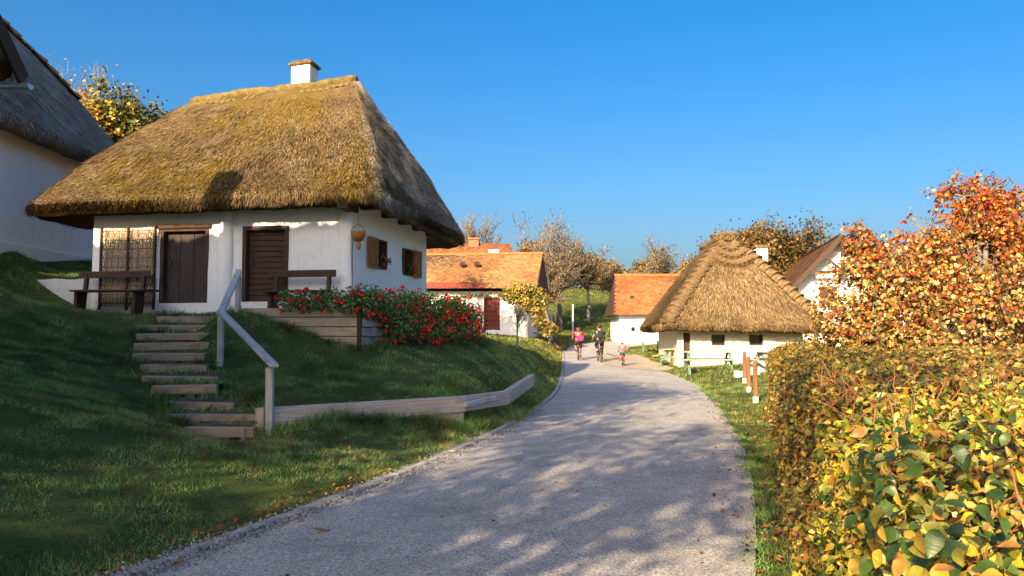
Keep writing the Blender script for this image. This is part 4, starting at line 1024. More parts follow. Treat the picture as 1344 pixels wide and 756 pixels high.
MB().box((q.x - .35, q.y - .35, q.z + .72), (q.x + .35, q.y + .35, q.z + .84)).build('chimney_cap', BUNDLE, c2h, bevel=.02)

# ================================================================== gable house at the right
H8 = thing('gabled_house', 'tall white gable house with brown tile roof behind the autumn tree', 'house', (16, 42, .9))
ap = at(1105, 309, 38.0); rd = Vector((.2, 1, 0)).normalized(); gx = Vector((rd.y, -rd.x, 0)); hw = 4.2; slope = 1.06; Lr8 = 14
def g8(u, v, z): return Vector((ap.x, ap.y, 0)) + gx * u + rd * v + Vector((0, 0, z))
ez = ap.z - hw * slope
gwm = MB(); wz = .3; hw2 = hw - .35
for v_, flip in ((.7, 1), (Lr8 - .5, -1)):
    pts = [g8(-hw2, v_, wz), g8(hw2, v_, wz), g8(hw2, v_, ez + .2), g8(0, v_, ap.z - .25), g8(-hw2, v_, ez + .2)]; gwm.poly(pts if flip > 0 else pts[::-1])
for u_ in (-hw2, hw2):
    pts = [g8(u_, .7, wz), g8(u_, Lr8 - .5, wz), g8(u_, Lr8 - .5, ez + .2), g8(u_, .7, ez + .2)]; gwm.poly(pts if u_ > 0 else pts[::-1])
gwm.build('wall', LIME, H8)
rf8 = MB()
for sg in (-1, 1):
    rf8.hexa([g8(sg * hw, 0, ez - .1), g8(0, 0, ap.z - .1), g8(0, Lr8, ap.z - .1), g8(sg * hw, Lr8, ez - .1), g8(sg * hw, 0, ez), g8(0, 0, ap.z), g8(0, Lr8, ap.z), g8(sg * hw, Lr8, ez)])
rf8 = rf8.build('roof', DARKW, H8)
BP = ((.20, .085, .035), (.26, .13, .055), (.14, .06, .03))
tiles('roof_tiles', rf8, g8(-hw, Lr8, ez), g8(-hw, 0, ez), g8(0, Lr8, ap.z), g8(0, 0, ap.z), .22, .2, BP, 35); tiles('roof_tiles', rf8, g8(hw, 0, ez), g8(hw, Lr8, ez), g8(0, 0, ap.z), g8(0, Lr8, ap.z), .3, .25, BP, 36)
for sg in (-1, 1): MB().bar(g8(sg * hw, -.03, ez - .05), g8(0, -.03, ap.z - .05), .06, .24).build('verge_board', DARKW, rf8)
MB().bar(g8(0, -.0, ap.z - .2), g8(0, 0, ap.z - 2.0), .12, .12, (0, 1, 0)).build('king_post', DARKW, rf8); MB().bar(g8(-1.5, 0, ap.z - 1.75), g8(1.5, 0, ap.z - 1.75), .12, .14).build('collar_beam', DARKW, rf8)
for sg in (-1, 1): MB().bar(g8(0, 0, ap.z - 1.7), g8(sg * .8, 0, ap.z - 1.0), .1, .1, (0, 1, 0)).build('brace', DARKW, rf8)
F8 = Frame(g8(0, .7, 0), gx, -rd)
for u_ in (-.55,):
    zc = ap.z - 2.9; wn = MB(F8).box((u_ - .38, .0, zc - .5), (u_ + .38, .05, zc + .5)).build('shutter', DOORB, H8)
    for k in range(6): MB(F8).box((u_ - .36, .05, zc - .48 + k * .16), (u_ + .36, .07, zc - .34 + k * .16)).build('slat', DOORB, wn)

# ================================================================== trees
def skeleton(base, height, rng, levels=4, trunk=.28, spread=.55, r0=None, ratio=.62, kids=(3, 5), up=.12, wob=.12, lean=(0, 0), first=.35):
    """list of segments (p0, p1, r0, r1, level) and points where leaves may hang"""
    segs = []; pts = []
    r0 = r0 or height * .022
    def grow(p, d, L_, r, lev):
        n = 4 if lev < 2 else 3
        q = p.copy(); dd = d.copy(); rr_ = r
        for k in range(n):
            dd = dd + rng.normal(0, wob, 3) + np.array([0, 0, up]); dd /= np.linalg.norm(dd)
            q2 = q + dd * L_ / n; r2 = r * (1 - .62 * (k + 1) / n); segs.append((q, q2, rr_, r2, lev)); rr_ = r2
            if lev >= levels - 2: pts.append((q2, lev))
            if lev < levels and (k >= 1 or lev > 0):
                for _ in range(rng.integers(1, 3) if lev else rng.integers(*kids)):
                    a = rng.normal(size=3); a -= dd * a.dot(dd); a /= np.linalg.norm(a)
                    sp = spread * rng.uniform(.7, 1.4); nd = dd * math.cos(sp) + a * math.sin(sp)
                    grow(q2, nd, L_ * ratio * rng.uniform(.75, 1.15), r2 * .72, lev + 1)
            q = q2
        pts.append((q, lev))
    b = np.array(base, float); d0 = np.array([lean[0], lean[1], 1.0]); d0 /= np.linalg.norm(d0)
    tl_ = height * first; segs.append((b - np.array([0, 0, .3]), b + d0 * tl_ * .5, r0 * 1.25, r0 * 1.05, 0))
    grow(b + d0 * tl_ * .5, d0, height * .5, r0 * 1.05, 0)
    return segs, pts
def fit(segs, pts, base, top):
    zmax = max(s[1][2] for s in segs); k = (top - base[2]) / max(zmax - base[2], 1e-3); b = np.array(base)
    f = lambda p: b + (p - b) * k
    return [(f(a), f(c), r1, r2, l) for a, c, r1, r2, l in segs], [(f(p), l) for p, l in pts]
def seg_mesh(segs, rmin=0.0):
    out_v, out_f = [], []; o = 0
    for sides, sel in ((7, [s for s in segs if s[4] <= 1]), (3, [s for s in segs if s[4] > 1])):
        if not sel: continue
        a = np.array([s[0] for s in sel]); b = np.array([s[1] for s in sel]); ra = np.maximum(np.array([s[2] for s in sel]), rmin); rb = np.maximum(np.array([s[3] for s in sel]), rmin)
        d = b - a; d /= np.maximum(np.linalg.norm(d, axis=1, keepdims=True), 1e-6); ref = np.where(abs(d[:, 2:3]) > .9, [[1., 0, 0]], [[0, 0, 1.]])
        u = np.cross(d, ref); u /= np.linalg.norm(u, axis=1, keepdims=True); v = np.cross(d, u)
        an = np.arange(sides) * 2 * math.pi / sides; ci, si = np.cos(an)[None, :, None], np.sin(an)[None, :, None]
        rg = u[:, None] * ci + v[:, None] * si
        V = np.concatenate([a[:, None] - d[:, None] * (ra * .3)[:, None, None] + rg * ra[:, None, None], b[:, None] + rg * rb[:, None, None]], 1).reshape(-1, 3)
        k = np.arange(len(sel))[:, None, None] * sides * 2; j = np.arange(sides)[None, :, None]; j2 = (j + 1) % sides
        Fc = np.concatenate([k + j, k + j2, k + sides + j2, k + sides + j], 2).reshape(-1, 4)
        out_v.append(V); out_f.append(Fc + o); o += len(V)
    return np.concatenate(out_v), np.concatenate(out_f)
def tree(name, label, base, top, seed, leafn=0, lsize=(.1, .18), pal=None, sig=.35, m=BARK, rmin=.012, group=None, cat='tree', keep=None, leafm=None, **kw):
    rng = np.random.default_rng(seed); b = np.array([base[0], base[1], gz(base[0], base[1]) if len(base) < 3 else base[2]])
    segs, pts = skeleton(b, top - b[2], rng, **kw); segs, pts = fit(segs, pts, b, top)
    t = thing(name, label, cat, Vector(b), group)
    V, Fc = seg_mesh([s for s in segs if s[4] <= 1], rmin); fast_mesh('trunk', V, Fc, m, t, smooth=True)
    tw = [s for s in segs if s[4] > 1]
    if tw: V, Fc = seg_mesh(tw, rmin); tag(fast_mesh('branches', V, Fc, m, t), kind='stuff')
    if leafn:
        P = np.array([p for p, l in pts]); k = rng.integers(0, len(P), leafn)
        Q = P[k] + rng.normal(0, sig, (leafn, 3)) * np.array([1, 1, .8])
        if keep is not None: Q = Q[keep(Q, rng)]
        c0 = P.mean(0); V, Fc, C = leaves(Q, Q - c0 + np.array([0, 0, 1.0]), rng, lsize, pal, spread=.9)
        tag(fast_mesh('crown', V, Fc, leafm or LEAF, t, C), kind='stuff')
    return t
BROWN = [(.26, .15, .03), (.34, .2, .05), (.17, .11, .03), (.12, .1, .03), (.3, .14, .03)]
OLIVE = [(.10, .10, .025), (.15, .12, .03), (.2, .13, .03), (.07, .08, .02), (.24, .13, .03)]
YELL = [(.55, .3, .03), (.45, .22, .02), (.5, .36, .06), (.3, .2, .03)]
GREENT = [(.09, .12, .02), (.13, .15, .03), (.2, .17, .03), (.06, .085, .015)]
G_FAR = 'trees behind the village houses'
q = at(625, 278, 78); tree('bare_tree', 'pale leafless tree behind the brick chimney', (q.x, 78), q.z, 3, m=BARK, rmin=.022, levels=4, spread=.6, first=.3)
q = at(735, 276, 66); tree('large_tree', 'big half bare tree with thin brown leaves at end of road', (q.x, 66), q.z, 5, 1700, (.13, .24), BROWN + BROWN + OLIVE, .32, rmin=.02, levels=4, spread=.7, ratio=.68, first=.22, kids=(3, 6), up=.1)
q = at(700, 330, 63); tree('young_tree', 'brownish tree right beside the orange roof gable', (q.x + 1.2, 62), q.z, 8, 1300, (.14, .26), BROWN, .3, rmin=.018, levels=4, first=.25)
q = at(772, 322, 70); tree('young_tree', 'thin olive brown tree leaning right behind the hill lawn', (q.x, 70), q.z, 14, 1800, (.14, .26), OLIVE + BROWN, .3, rmin=.02, levels=4, first=.3)
q = at(800, 345, 76); tree('young_tree', 'small dark tree left of the red outbuilding roof', (q.x, 74), q.z, 18, 1200, (.14, .26), OLIVE + BROWN, .3, rmin=.02, levels=4, first=.3)
q = at(866, 308, 84); tree('bare_tree', 'spreading leafless tree above the red outbuilding roof', (q.x, 84), q.z, 31, 500, (.16, .26), BROWN, .3, rmin=.022, levels=4, spread=.75, first=.25, ratio=.66)
q = at(978, 288, 62); tree('round_tree', 'dense dark russet round tree behind the stepped thatch', (q.x, 62), q.z, 37, 17000, (.2, .36), [(.1, .07, .02), (.16, .09, .02), (.08, .075, .02), (.2, .1, .02)], .42, m=BARKD, rmin=.02, levels=4, spread=.7, first=.2, ratio=.64)
q = at(940, 303, 70); tree('round_tree', 'thinner brown tree behind the left of the stepped thatch', (q.x, 70), q.z, 41, 3500, (.18, .3), OLIVE + BROWN, .35, m=BARKD, rmin=.022, levels=4, first=.25)
q = at(1040, 345, 70); tree('round_tree', 'dark tree between stepped thatch and white gable house', (q.x, 68), q.z, 44, 6000, (.18, .3), OLIVE, .4, m=BARKD, rmin=.022, levels=4, first=.2)
q = at(152, 116, 42); tree('autumn_tree', 'green leaved tree between the two thatched roofs, upper left', (q.x, 42), q.z, 51, 14000, (.16, .3), GREENT + [(.35, .24, .03)], .35, rmin=.016, levels=4, spread=.5, first=.3)
q = at(112, 116, 40); tree('autumn_tree', 'golden yellow tree behind the grey thatch, upper left', (q.x - .2, 40), q.z, 53, 15000, (.16, .28), YELL, .4, rmin=.016, levels=4, first=.3)
q = at(62, 60, 44); tree('bare_tree', 'thin reddish bare tree above the grey thatch, upper left', (q.x, 44), q.z, 57, 300, (.14, .22), YELL, .4, rmin=.016, levels=4, first=.3)
q = at(185, 150, 46); tree('autumn_tree', 'small yellow green tree touching the left hip of the mossy thatch', (q.x + .8, 46), q.z, 59, 5000, (.16, .28), GREENT + YELL, .5, rmin=.016, levels=4, first=.3)
q = at(512, 148, 36); tree('evergreen_tree', 'dark green tree peeping past the right hip of the mossy thatch', (q.x - .9, 36), q.z, 61, 7000, (.12, .22), [(.05, .065, .012), (.09, .1, .02), (.12, .11, .02)], .5, m=BARKD, rmin=.016, levels=4, first=.3)
# a loose wood far behind closes the horizon
for k, (px, yy_, tp) in enumerate(((560, 110, 322), (690, 120, 318), (845, 120, 345), (905, 115, 335), (1030, 110, 330), (1120, 100, 330), (1230, 95, 330), (1330, 90, 330), (650, 100, 330), (795, 105, 352))):
    q = at(px, tp, yy_); tree('distant_tree', 'hazy brown tree in the far row behind the village roofs', (q.x, yy_), q.z, 200 + k, 3600, (.3, .55), OLIVE + BROWN, .55, m=BARKD, rmin=.03, levels=3, group='distant trees', first=.25, spread=.75)

rng = np.random.default_rng(404)
for k in range(16):                       # low bushes closing the foot of the far row
    px = 560 + k * 52 + rng.uniform(-12, 12); Y = rng.uniform(84, 100); x = (px - 672) / F_PX * Y; g = Vector((x, Y, gz(x, Y)))
    bs = thing('distant_bush', 'brown green bush at the foot of the far row of trees', 'shrub', g, 'distant bushes'); LS_ = [leaf_cloud(420, g + Vector((rng.uniform(-2, 2), 0, rng.uniform(.6, 2.6))), (rng.uniform(2, 3), 1.5, rng.uniform(1.2, 2.2)), rng, (.3, .6), OLIVE + BROWN[:2], .3, hollow=.2) for _ in range(2)]
    V, Fc, C = joinv(LS_); tag(fast_mesh('foliage', V, Fc, LEAF, bs, C), kind='stuff'); st = MB()
    for j in range(3): st.tube([g - Vector((0, 0, .1)), g + Vector((rng.uniform(-1, 1), 0, 2.0))], .06, 5)
    st.build('stems', BARKD, bs)

# trees standing behind the viewpoint: they cast the dappled shade on road and lawn
SHP = [(.12, .14, .03), (.3, .2, .03), (.2, .16, .03)]
tree('shade_tree', 'tall leafy roadside tree behind the viewpoint, nearest the road', (-5.8, -5.8), 10.5, 71, 4500, (.14, .24), SHP, .22, levels=4, spread=.6, first=.3)
tree('shade_tree', 'broad leafy tree behind the viewpoint beside the nearest thatched house', (-6.9, 2.6), 12.0, 73, 15000, (.14, .24), SHP, .5, levels=4, spread=.6, first=.28)
tree('shade_tree', 'leafy tree behind the viewpoint, farthest down the lane', (-10.5, -3.5), 11.5, 75, 14000, (.14, .24), SHP, .5, levels=4, spread=.6, first=.3)

tree('shade_tree', 'sparse leafy tree behind the viewpoint, deepest down the lane', (-7.4, -9.8), 11.0, 77, 3300, (.14, .24), SHP, .22, levels=4, spread=.6, first=.3)

# ------------------------------------------------------------------ vine bower, shrubs, sapling by the tiled house
q = on_ground(697, 444)
VP = [(.35, .26, .05), (.42, .3, .06), (.2, .2, .04), (.3, .17, .04), (.14, .15, .03)]
vb = at(692, 372, 46.2)
tree('grape_vine', 'yellowing vine bower against the orange tiled house', (vb.x, 46.3), vb.z, 81, 0, rmin=.02, levels=3, first=.5, cat='vine')
vt = sc.objects[-1] if False else [o for o in sc.objects if o.name.startswith('grape_vine')][0]
rng = np.random.default_rng(82); LS_ = []
for px, py, rx, rz_, n_ in ((672, 388, .8, .45, 420), (690, 392, 1.1, .8, 700), (705, 395, .7, .9, 420), (690, 380, .9, .5, 380), (706, 418, .45, .7, 220), (722, 432, .45, .45, 200)):
    c = at(px, py, 46.0); LS_.append(leaf_cloud(n_, c, (rx, .55, rz_), rng, (.14, .24), VP, .3, hollow=.1))
V, Fc, C = joinv(LS_); tag(fast_mesh('crown', V, Fc, LEAF, vt, C), kind='stuff')
# creeper under the eave
cr = thing('creeper', 'dry creeper trailing under the eave of the orange tiled house', 'vine', F5.pt(2.5, .1, 4.0)); LS_ = []
for s_ in np.linspace(.6, L5 - .4, 15): LS_.append(leaf_cloud(45, F5.pt(s_ + rng.uniform(-.2, .2), .16, 4.02 + rng.uniform(-.12, .12)), (.45, .1, .18), rng, (.08, .15), VP, .1, hollow=0))
V, Fc, C = joinv(LS_); tag(fast_mesh('foliage', V, Fc, LEAF, cr, C), kind='stuff'); mbv = MB().tube([F5.pt(s_, .12, 4.02 + .06 * math.sin(s_ * 3)) for s_ in np.linspace(.4, L5 - .2, 24)], .02, 5); mbv.build('stem', BARK, cr)
def shrub(px, py, r, n_, pal, label, seed, name='shrub', size=(.06, .12)):
    g = on_ground(px, py); rng = np.random.default_rng(seed); s = thing(name, label, 'shrub', g)
    LS_ = [leaf_cloud(n_, (g.x, g.y, g.z + r[2] * .95), r, rng, size, pal, .4, hollow=.15)]
    V, Fc, C = joinv(LS_); tag(fast_mesh('foliage', V, Fc, LEAF, s, C), kind='stuff')
    st = MB()
    for k in range(6): st.tube([g, g + Vector((rng.uniform(-.5, .5) * r[0], rng.uniform(-.5, .5) * r[1], r[2] * 1.2))], .012, 4)
    st.build('stems', BARK, s); return s
shrub(655, 436, (.55, .4, .5), 420, [(.16, .18, .08), (.22, .22, .1), (.28, .24, .12)], 'grey green shrub in front of the red doors', 90)
shrub(727, 446, (.6, .5, .7), 600, BROWN + OLIVE, 'brown leafy bush among the wooden posts by the road', 91)
shrub(612, 440, (.7, .4, .45), 400, GREENT, 'low green shrub beyond the geraniums', 92)
g = on_ground(679, 457); tree('sapling', 'slender bare sapling on the lawn right of the geraniums', (g.x, g.y), at(676, 398, g.y).z, 95, 60, (.07, .12), VP, .15, rmin=.012, levels=2, first=.45)
# posts and garden steps in front of the tiled house
for k, (px, py, pt_) in enumerate(((724, 447, 408), (729, 446, 412), (752, 445, 400), (719, 452, 424))):
    g = on_ground(px, py); tpz = at(px, pt_, g.y).z
    ps = thing('garden_post', ['weathered post under the brown bush, left one', 'weathered post under the brown bush, right one', 'tall thin post on the grass bank behind the cyclists', 'short leaning post at the red garden steps'][k], 'post', g, 'garden posts')
    MB().bar(g - Vector((0, 0, .3)), Vector((g.x + (.25 if k == 3 else 0), g.y, tpz)), .11, .11, (0, 1, 0)).build('shaft', GREYW, ps, bevel=.01); MB().box((g.x - .075 + (.25 if k == 3 else 0), g.y - .075, tpz - .02), (g.x + .075 + (.25 if k == 3 else 0), g.y + .075, tpz + .03)).build('cap', GREYW, ps)
gs = thing('garden_steps', 'dark red brick steps beside the tiled house by the road', 'steps', on_ground(715, 452))
for k in range(6):
    g = on_ground(694 + k * 7.5, 441 + k * 2.9); MB().box((g.x - .35, g.y - .7, g.z - .3), (g.x + .3, g.y + .3, g.z + .09)).build('step', BRICK, gs, bevel=.01)
fd = thing('lawn_rail', 'pale slanting wooden rail beside the red brick steps', 'railing', on_ground(700, 446))
ra_, rb_ = on_ground(690, 442), on_ground(722, 453)
for p in (ra_, ra_.lerp(rb_, .5), rb_): p = Vector((p.x, p.y, gz(p.x, p.y))); MB().bar(p - Vector((0, 0, .2)), p + Vector((0, 0, .85)), .08, .08, (0, 1, 0)).build('post', PALEW, fd)
MB().bar(ra_ + Vector((0, -.06, .82)), rb_ + Vector((0, -.06, .82)), .05, .1).build('rail', PALEW, fd); MB().bar(ra_ + Vector((0, -.06, .45)), rb_ + Vector((0, -.06, .45)), .05, .1).build('rail', PALEW, fd)

# ================================================================== hedge along the right of the road
hed = thing('hedge', 'clipped autumn hedge with green, yellow and rust leaves along the right side of road', 'hedge', (3.2, 8, 0))
def hedge_l(y): return np.interp(y, [-3, 1.5, 3, 5.5, 8, 12, 16.6], [-.35, .85, 1.32, 2.08, 2.85, 4.02, 5.32])
def hedge_r(y): return hedge_l(y) + np.interp(y, [-3, 2, 6, 10, 16.6], [1.6, 2.2, 3.2, 3.8, 4.2])
def hedge_t(y): return np.interp(y, [-3, 1.5, 4, 7, 11, 16.6], [1.12, 1.15, 1.30, 1.41, 1.45, 1.44])
Y0h, Y1h = -2.5, 16.6
# core
ysx = np.arange(Y0h + .2, Y1h - .15, .4); rows = []
for y in ysx:
    l_, r_, t_ = float(hedge_l(y)) + .2, float(hedge_r(y)) - .2, float(hedge_t(y)) - .16
    rows.append([(l_, y, -.05), (l_ + .02, y, t_ * .5), (l_ + .05, y, t_ - .06), (l_ + .2, y, t_), ((l_ + r_) / 2, y, t_), (r_ - .2, y, t_), (r_, y, t_ - .1), (r_, y, -.05)])
V = np.array(rows); V += (fbm(V, 2.0, 3, 2)[..., None] - .5) * .12; nn_, kk_ = V.shape[:2]; id_ = np.arange(nn_ * kk_).reshape(nn_, kk_)
Fc = np.stack([id_[:-1, :-1], id_[:-1, 1:], id_[1:, 1:], id_[1:, :-1]], -1).reshape(-1, 4)
core = MB(); core.v = [Vector(p) for p in V.reshape(-1, 3)]
for f in Fc: core.face(f)
core.face(list(id_[0])); core.face(list(id_[-1])[::-1])
core.build('core', surf('hedge_twigs', [(.3, (.03, .02, .01)), (.6, (.09, .055, .025)), (.8, (.13, .08, .03))], 14, .95, 1.0, 30, .05), hed)
rng = np.random.default_rng(7)
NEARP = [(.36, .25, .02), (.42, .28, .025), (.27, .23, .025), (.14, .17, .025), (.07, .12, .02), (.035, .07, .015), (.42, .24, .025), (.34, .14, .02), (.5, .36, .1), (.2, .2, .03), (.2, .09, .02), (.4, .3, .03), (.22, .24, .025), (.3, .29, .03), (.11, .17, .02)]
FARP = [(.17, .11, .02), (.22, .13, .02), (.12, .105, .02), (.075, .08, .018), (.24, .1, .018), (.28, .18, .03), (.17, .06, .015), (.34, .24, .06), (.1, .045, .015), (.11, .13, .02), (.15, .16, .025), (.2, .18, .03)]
def hedge_points(n, y0, y1, faceset):
    y = y0 + (y1 - y0) * rng.random(n); fc = rng.random(n); P = np.zeros((n, 3)); Nn = np.zeros((n, 3)); l_, r_, t_ = hedge_l(y), hedge_r(y), hedge_t(y)
    side_p = faceset; dep = np.abs(rng.normal(0, .075, n)) - .02; lump = (fbm(np.stack([y, y * 0, y * 0], 1), 1.4, 4, 2) - .5) * .16
    s = fc < side_p
    zz_ = rng.random(n) * t_; P[:, 1] = y
    lum2 = (fbm(np.stack([y, zz_, y * 0], 1), 2.2, 6, 2) - .5) * .22
    rnd = .32 * sstep((zz_ / t_ - .75) / .25) ** 2 - .10 * (zz_ < .25)
    P[s, 0] = (l_ + rnd + lum2 + dep)[s]; P[s, 2] = zz_[s]; Nn[s] = (-1, -.15, .45)
    u = rng.random(n); xx_ = l_ + (r_ - l_) * u ** 1.25; lum3 = (fbm(np.stack([xx_, y, y * 0], 1), 1.8, 8, 3) - .5) * .2
    P[~s, 0] = xx_[~s]; P[~s, 2] = (t_ + lum3 - dep - .2 * np.exp(-(xx_ - l_) / .2))[~s]; Nn[~s] = (-.1, -.25, 1)
    return P, Nn
LS_ = []
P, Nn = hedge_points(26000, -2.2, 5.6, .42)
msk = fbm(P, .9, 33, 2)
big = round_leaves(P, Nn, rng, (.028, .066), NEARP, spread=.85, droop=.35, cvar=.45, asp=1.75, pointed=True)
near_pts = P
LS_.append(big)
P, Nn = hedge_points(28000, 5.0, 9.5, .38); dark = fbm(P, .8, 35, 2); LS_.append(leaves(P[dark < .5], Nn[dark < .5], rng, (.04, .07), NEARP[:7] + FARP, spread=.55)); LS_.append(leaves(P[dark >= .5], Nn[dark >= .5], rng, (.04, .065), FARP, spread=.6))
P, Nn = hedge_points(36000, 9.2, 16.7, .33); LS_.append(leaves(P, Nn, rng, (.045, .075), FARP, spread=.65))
n_ = 3000; P = np.zeros((n_, 3)); P[:, 1] = 16.6 + rng.normal(0, .06, n_); u = rng.random(n_); P[:, 0] = hedge_l(16.6) + u * 4.2; P[:, 2] = rng.random(n_) * 1.44; LS_.append(leaves(P, np.tile([0, 1., .2], (n_, 1)), rng, (.05, .08), FARP))
V, Fc, C = joinv(LS_); tag(fast_mesh('foliage', V, Fc, LEAFBIG, hed, C), kind='stuff')
# the leaves nearest the viewpoint are single leaves with veined, pointed blades
def leaf_blade(name, seed):
    r_ = random.Random(seed); n = 7; v = []; f = []; r0_ = r_.random()
    for i in range(n):
        u = i / (n - 1); w_ = .33 * math.sin(math.pi * min(u * .95 + .05, 1)) ** .9 * (1.08 - .3 * u) * (1 if i < n - 1 else 0.02) ; z_ = -(.12 + .3 * r0_) * u * u + .04 * math.sin(u * 6 + seed)
        for sx in (-1, 0, 1): v.append((sx * w_ * (1 + r_.uniform(-.08, .08)), u, z_ + (.13 * w_ * 2 if sx else 0) + (.006 * (-1) ** i if sx else 0)))
    for i in range(n - 1):
        for e in range(2): f.append((i * 3 + e, i * 3 + e + 1, i * 3 + e + 4, i * 3 + e + 3))
    v += [(-.012, -.16, -.03), (.012, -.16, -.03)]; f.append((len(v) - 2, len(v) - 1, 1))
    me = bpy.data.meshes.new(name); me.from_pydata(v, [], f); me.polygons.foreach_set('use_smooth', [True] * len(f)); me.update(); return me
def blade_mat(name, c1, c2):
    m, t, b, o = newmat(name); v = mapping(t, 'Object', (1, 1, 1))
    wv = t.nodes.new('ShaderNodeTexWave'); wv.inputs['Scale'].default_value = 2.6; wv.bands_direction = 'Y'; wv.inputs['Distortion'].default_value = 1.5; t.links.new(v, wv.inputs['Vector'])
    oi = t.nodes.new('ShaderNodeObjectInfo'); c = ramp(t, noise(t, v, 2.2, 4), [(.35, c1), (.65, c2)])
    c = mixc(t, c, tuple(min(1, x * 1.5) for x in c2), ramp(t, wv.outputs['Fac'], [(.7, (0, 0, 0)), (1, (.1, .1, .1))]))
    c = mixc(t, c, (.2, .1, .03), ramp(t, noise(t, v, 5, 3), [(.62, (0, 0, 0)), (.75, (.7, .7, .7))]))
    t.links.new(c, b.inputs['Base Color']); b.inputs['Roughness'].default_value = .42; bump(t, b, wv.outputs['Fac'], .05, .02)
    tr = t.nodes.new('ShaderNodeBsdfTranslucent'); t.links.new(c, tr.inputs[0]); mx = t.nodes.new('ShaderNodeMixShader'); mx.inputs[0].default_value = .22
    t.links.new(b.outputs[0], mx.inputs[1]); t.links.new(tr.outputs[0], mx.inputs[2]); t.links.new(mx.outputs[0], o.inputs[0]); return m
BMS = [blade_mat('green_leaf', (.035, .075, .015), (.07, .12, .02)), blade_mat('yellow_green_leaf', (.17, .18, .02), (.3, .26, .03)), blade_mat('yellow_leaf', (.36, .22, .02), (.46, .32, .05)), blade_mat('dark_green_leaf', (.02, .05, .014), (.045, .085, .02)), blade_mat('rust_leaf', (.3, .11, .02), (.4, .2, .04))]
BMESH = []
for k, m_ in enumerate(BMS):
    for j in range(2): me = leaf_blade('leaf', k * 3 + j); me.materials.append(m_); BMESH.append(me)
cnt = 0; rr_ = random.Random(77)
while cnt < 290:
    y = rr_.uniform(.9, 3.4); l_, t_, r_ = float(hedge_l(y)), float(hedge_t(y)), float(hedge_r(y))
    if rr_.random() < .3: p = Vector((l_ - .02 + rr_.uniform(-.05, .08), y, rr_.uniform(.55, 1) * t_)); nm = Vector((-1, -.3, .5))
    else: p = Vector((l_ + rr_.uniform(0, 1) ** 1.1 * min(2.0, r_ - l_), y, t_ + rr_.uniform(-.06, .06))); nm = Vector((-.1, -.35, 1))
    u, v, dep = project(np.array(p))
    if not (1040 < u < 1380 and 480 < v < 790): continue
    nm = (nm + Vector((rr_.gauss(0, .5), rr_.gauss(0, .5), rr_.gauss(0, .4)))).normalized(); yd = Vector((rr_.gauss(-.3, .8), rr_.gauss(-.4, .8), rr_.gauss(-.25, .4))); yd = (yd - nm * yd.dot(nm)).normalized()
    me = BMESH[rr_.choices(range(10), [5, 5, 5, 5, 4, 4, 4, 4, 1, 1])[0]]
    place(me, 'leaf', hed, basis(p, yd, nm) @ Matrix.Scale(rr_.uniform(.035, .075), 4)); cnt += 1
tw = MB()
for k in range(150):
    y = rr_.uniform(.9, 6); l_, t_ = float(hedge_l(y)), float(hedge_t(y)); p = Vector((l_ + rr_.uniform(.0, 1.6), y, t_ - .1)); d = Vector((rr_.gauss(0, .5), rr_.gauss(0, .5), rr_.uniform(.3, 1))).normalized()
    p2 = p + d * rr_.uniform(.1, .22); tw.tube([p, p2, p2 + (d + Vector((rr_.gauss(0, .4), rr_.gauss(0, .4), 0))).normalized() * .07], [.004, .003, .0015], 4)
tag(tw.build('twigs', surf('red_twig', [(.3, (.2, .07, .03)), (.7, (.34, .15, .06))], 20), hed), kind='stuff')

# ================================================================== autumn tree over the hedge
AUT = [(.46, .28, .06), (.42, .18, .03), (.36, .10, .025), (.1, .07, .025), (.2, .17, .05), (.44, .3, .09), (.24, .17, .04), (.16, .14, .04), (.5, .38, .2), (.2, .065, .018), (.42, .26, .07), (.12, .075, .025), (.44, .31, .11)]
AUTT = [(.36, .055, .01), (.42, .11, .015), (.46, .22, .02), (.27, .025, .01), (.36, .07, .015), (.16, .07, .018), (.1, .06, .02)]
at_ = thing('autumn_tree', 'broad shrubby tree with orange, red and cream autumn leaves behind the hedge', 'tree', (7.4, 12.6, 0))
rng = np.random.default_rng(99); b = np.array([7.4, 12.6, gz(7.4, 12.6)])
lobes = [(1282, 292, 12.6, .95, .75, .85, 1700, 1), (1255, 315, 12.4, 1.0, .8, .9, 1500, 1), (1320, 330, 12.6, .9, .8, .95, 1500, 1), (1345, 290, 12.9, .55, .6, .6, 500, 1), (1375, 350, 12.6, 1.0, .9, 1.2, 1300, 0),
         (1235, 370, 12.2, 1.0, .9, .9, 1600, 0), (1180, 360, 12.0, .75, .7, .65, 1100, 0), (1145, 345, 12.2, .5, .5, .55, 500, 0), (1195, 410, 11.8, 1.0, .8, .7, 1600, 0), (1130, 400, 11.9, .75, .7, .7, 1100, 0), (1105, 435, 11.9, .5, .6, .5, 600, 0),
         (1290, 405, 11.9, 1.1, .9, .9, 1700, 0), (1345, 425, 12.0, .9, .9, .8, 1000, 0), (1240, 440, 11.7, 1.0, .8, .5, 1000, 0), (1160, 445, 11.8, .9, .7, .4, 700, 0), (1400, 420, 12.4, 1., 1., 1., 700, 0), (1123, 315, 12.2, .22, .3, .35, 120, 0), (1300, 248, 12.6, .4, .4, .3, 220, 1), (1265, 258, 12.6, .45, .4, .3, 260, 1), (1218, 305, 12.5, .45, .5, .4, 300, 1)]
segs = []; LS_ = []
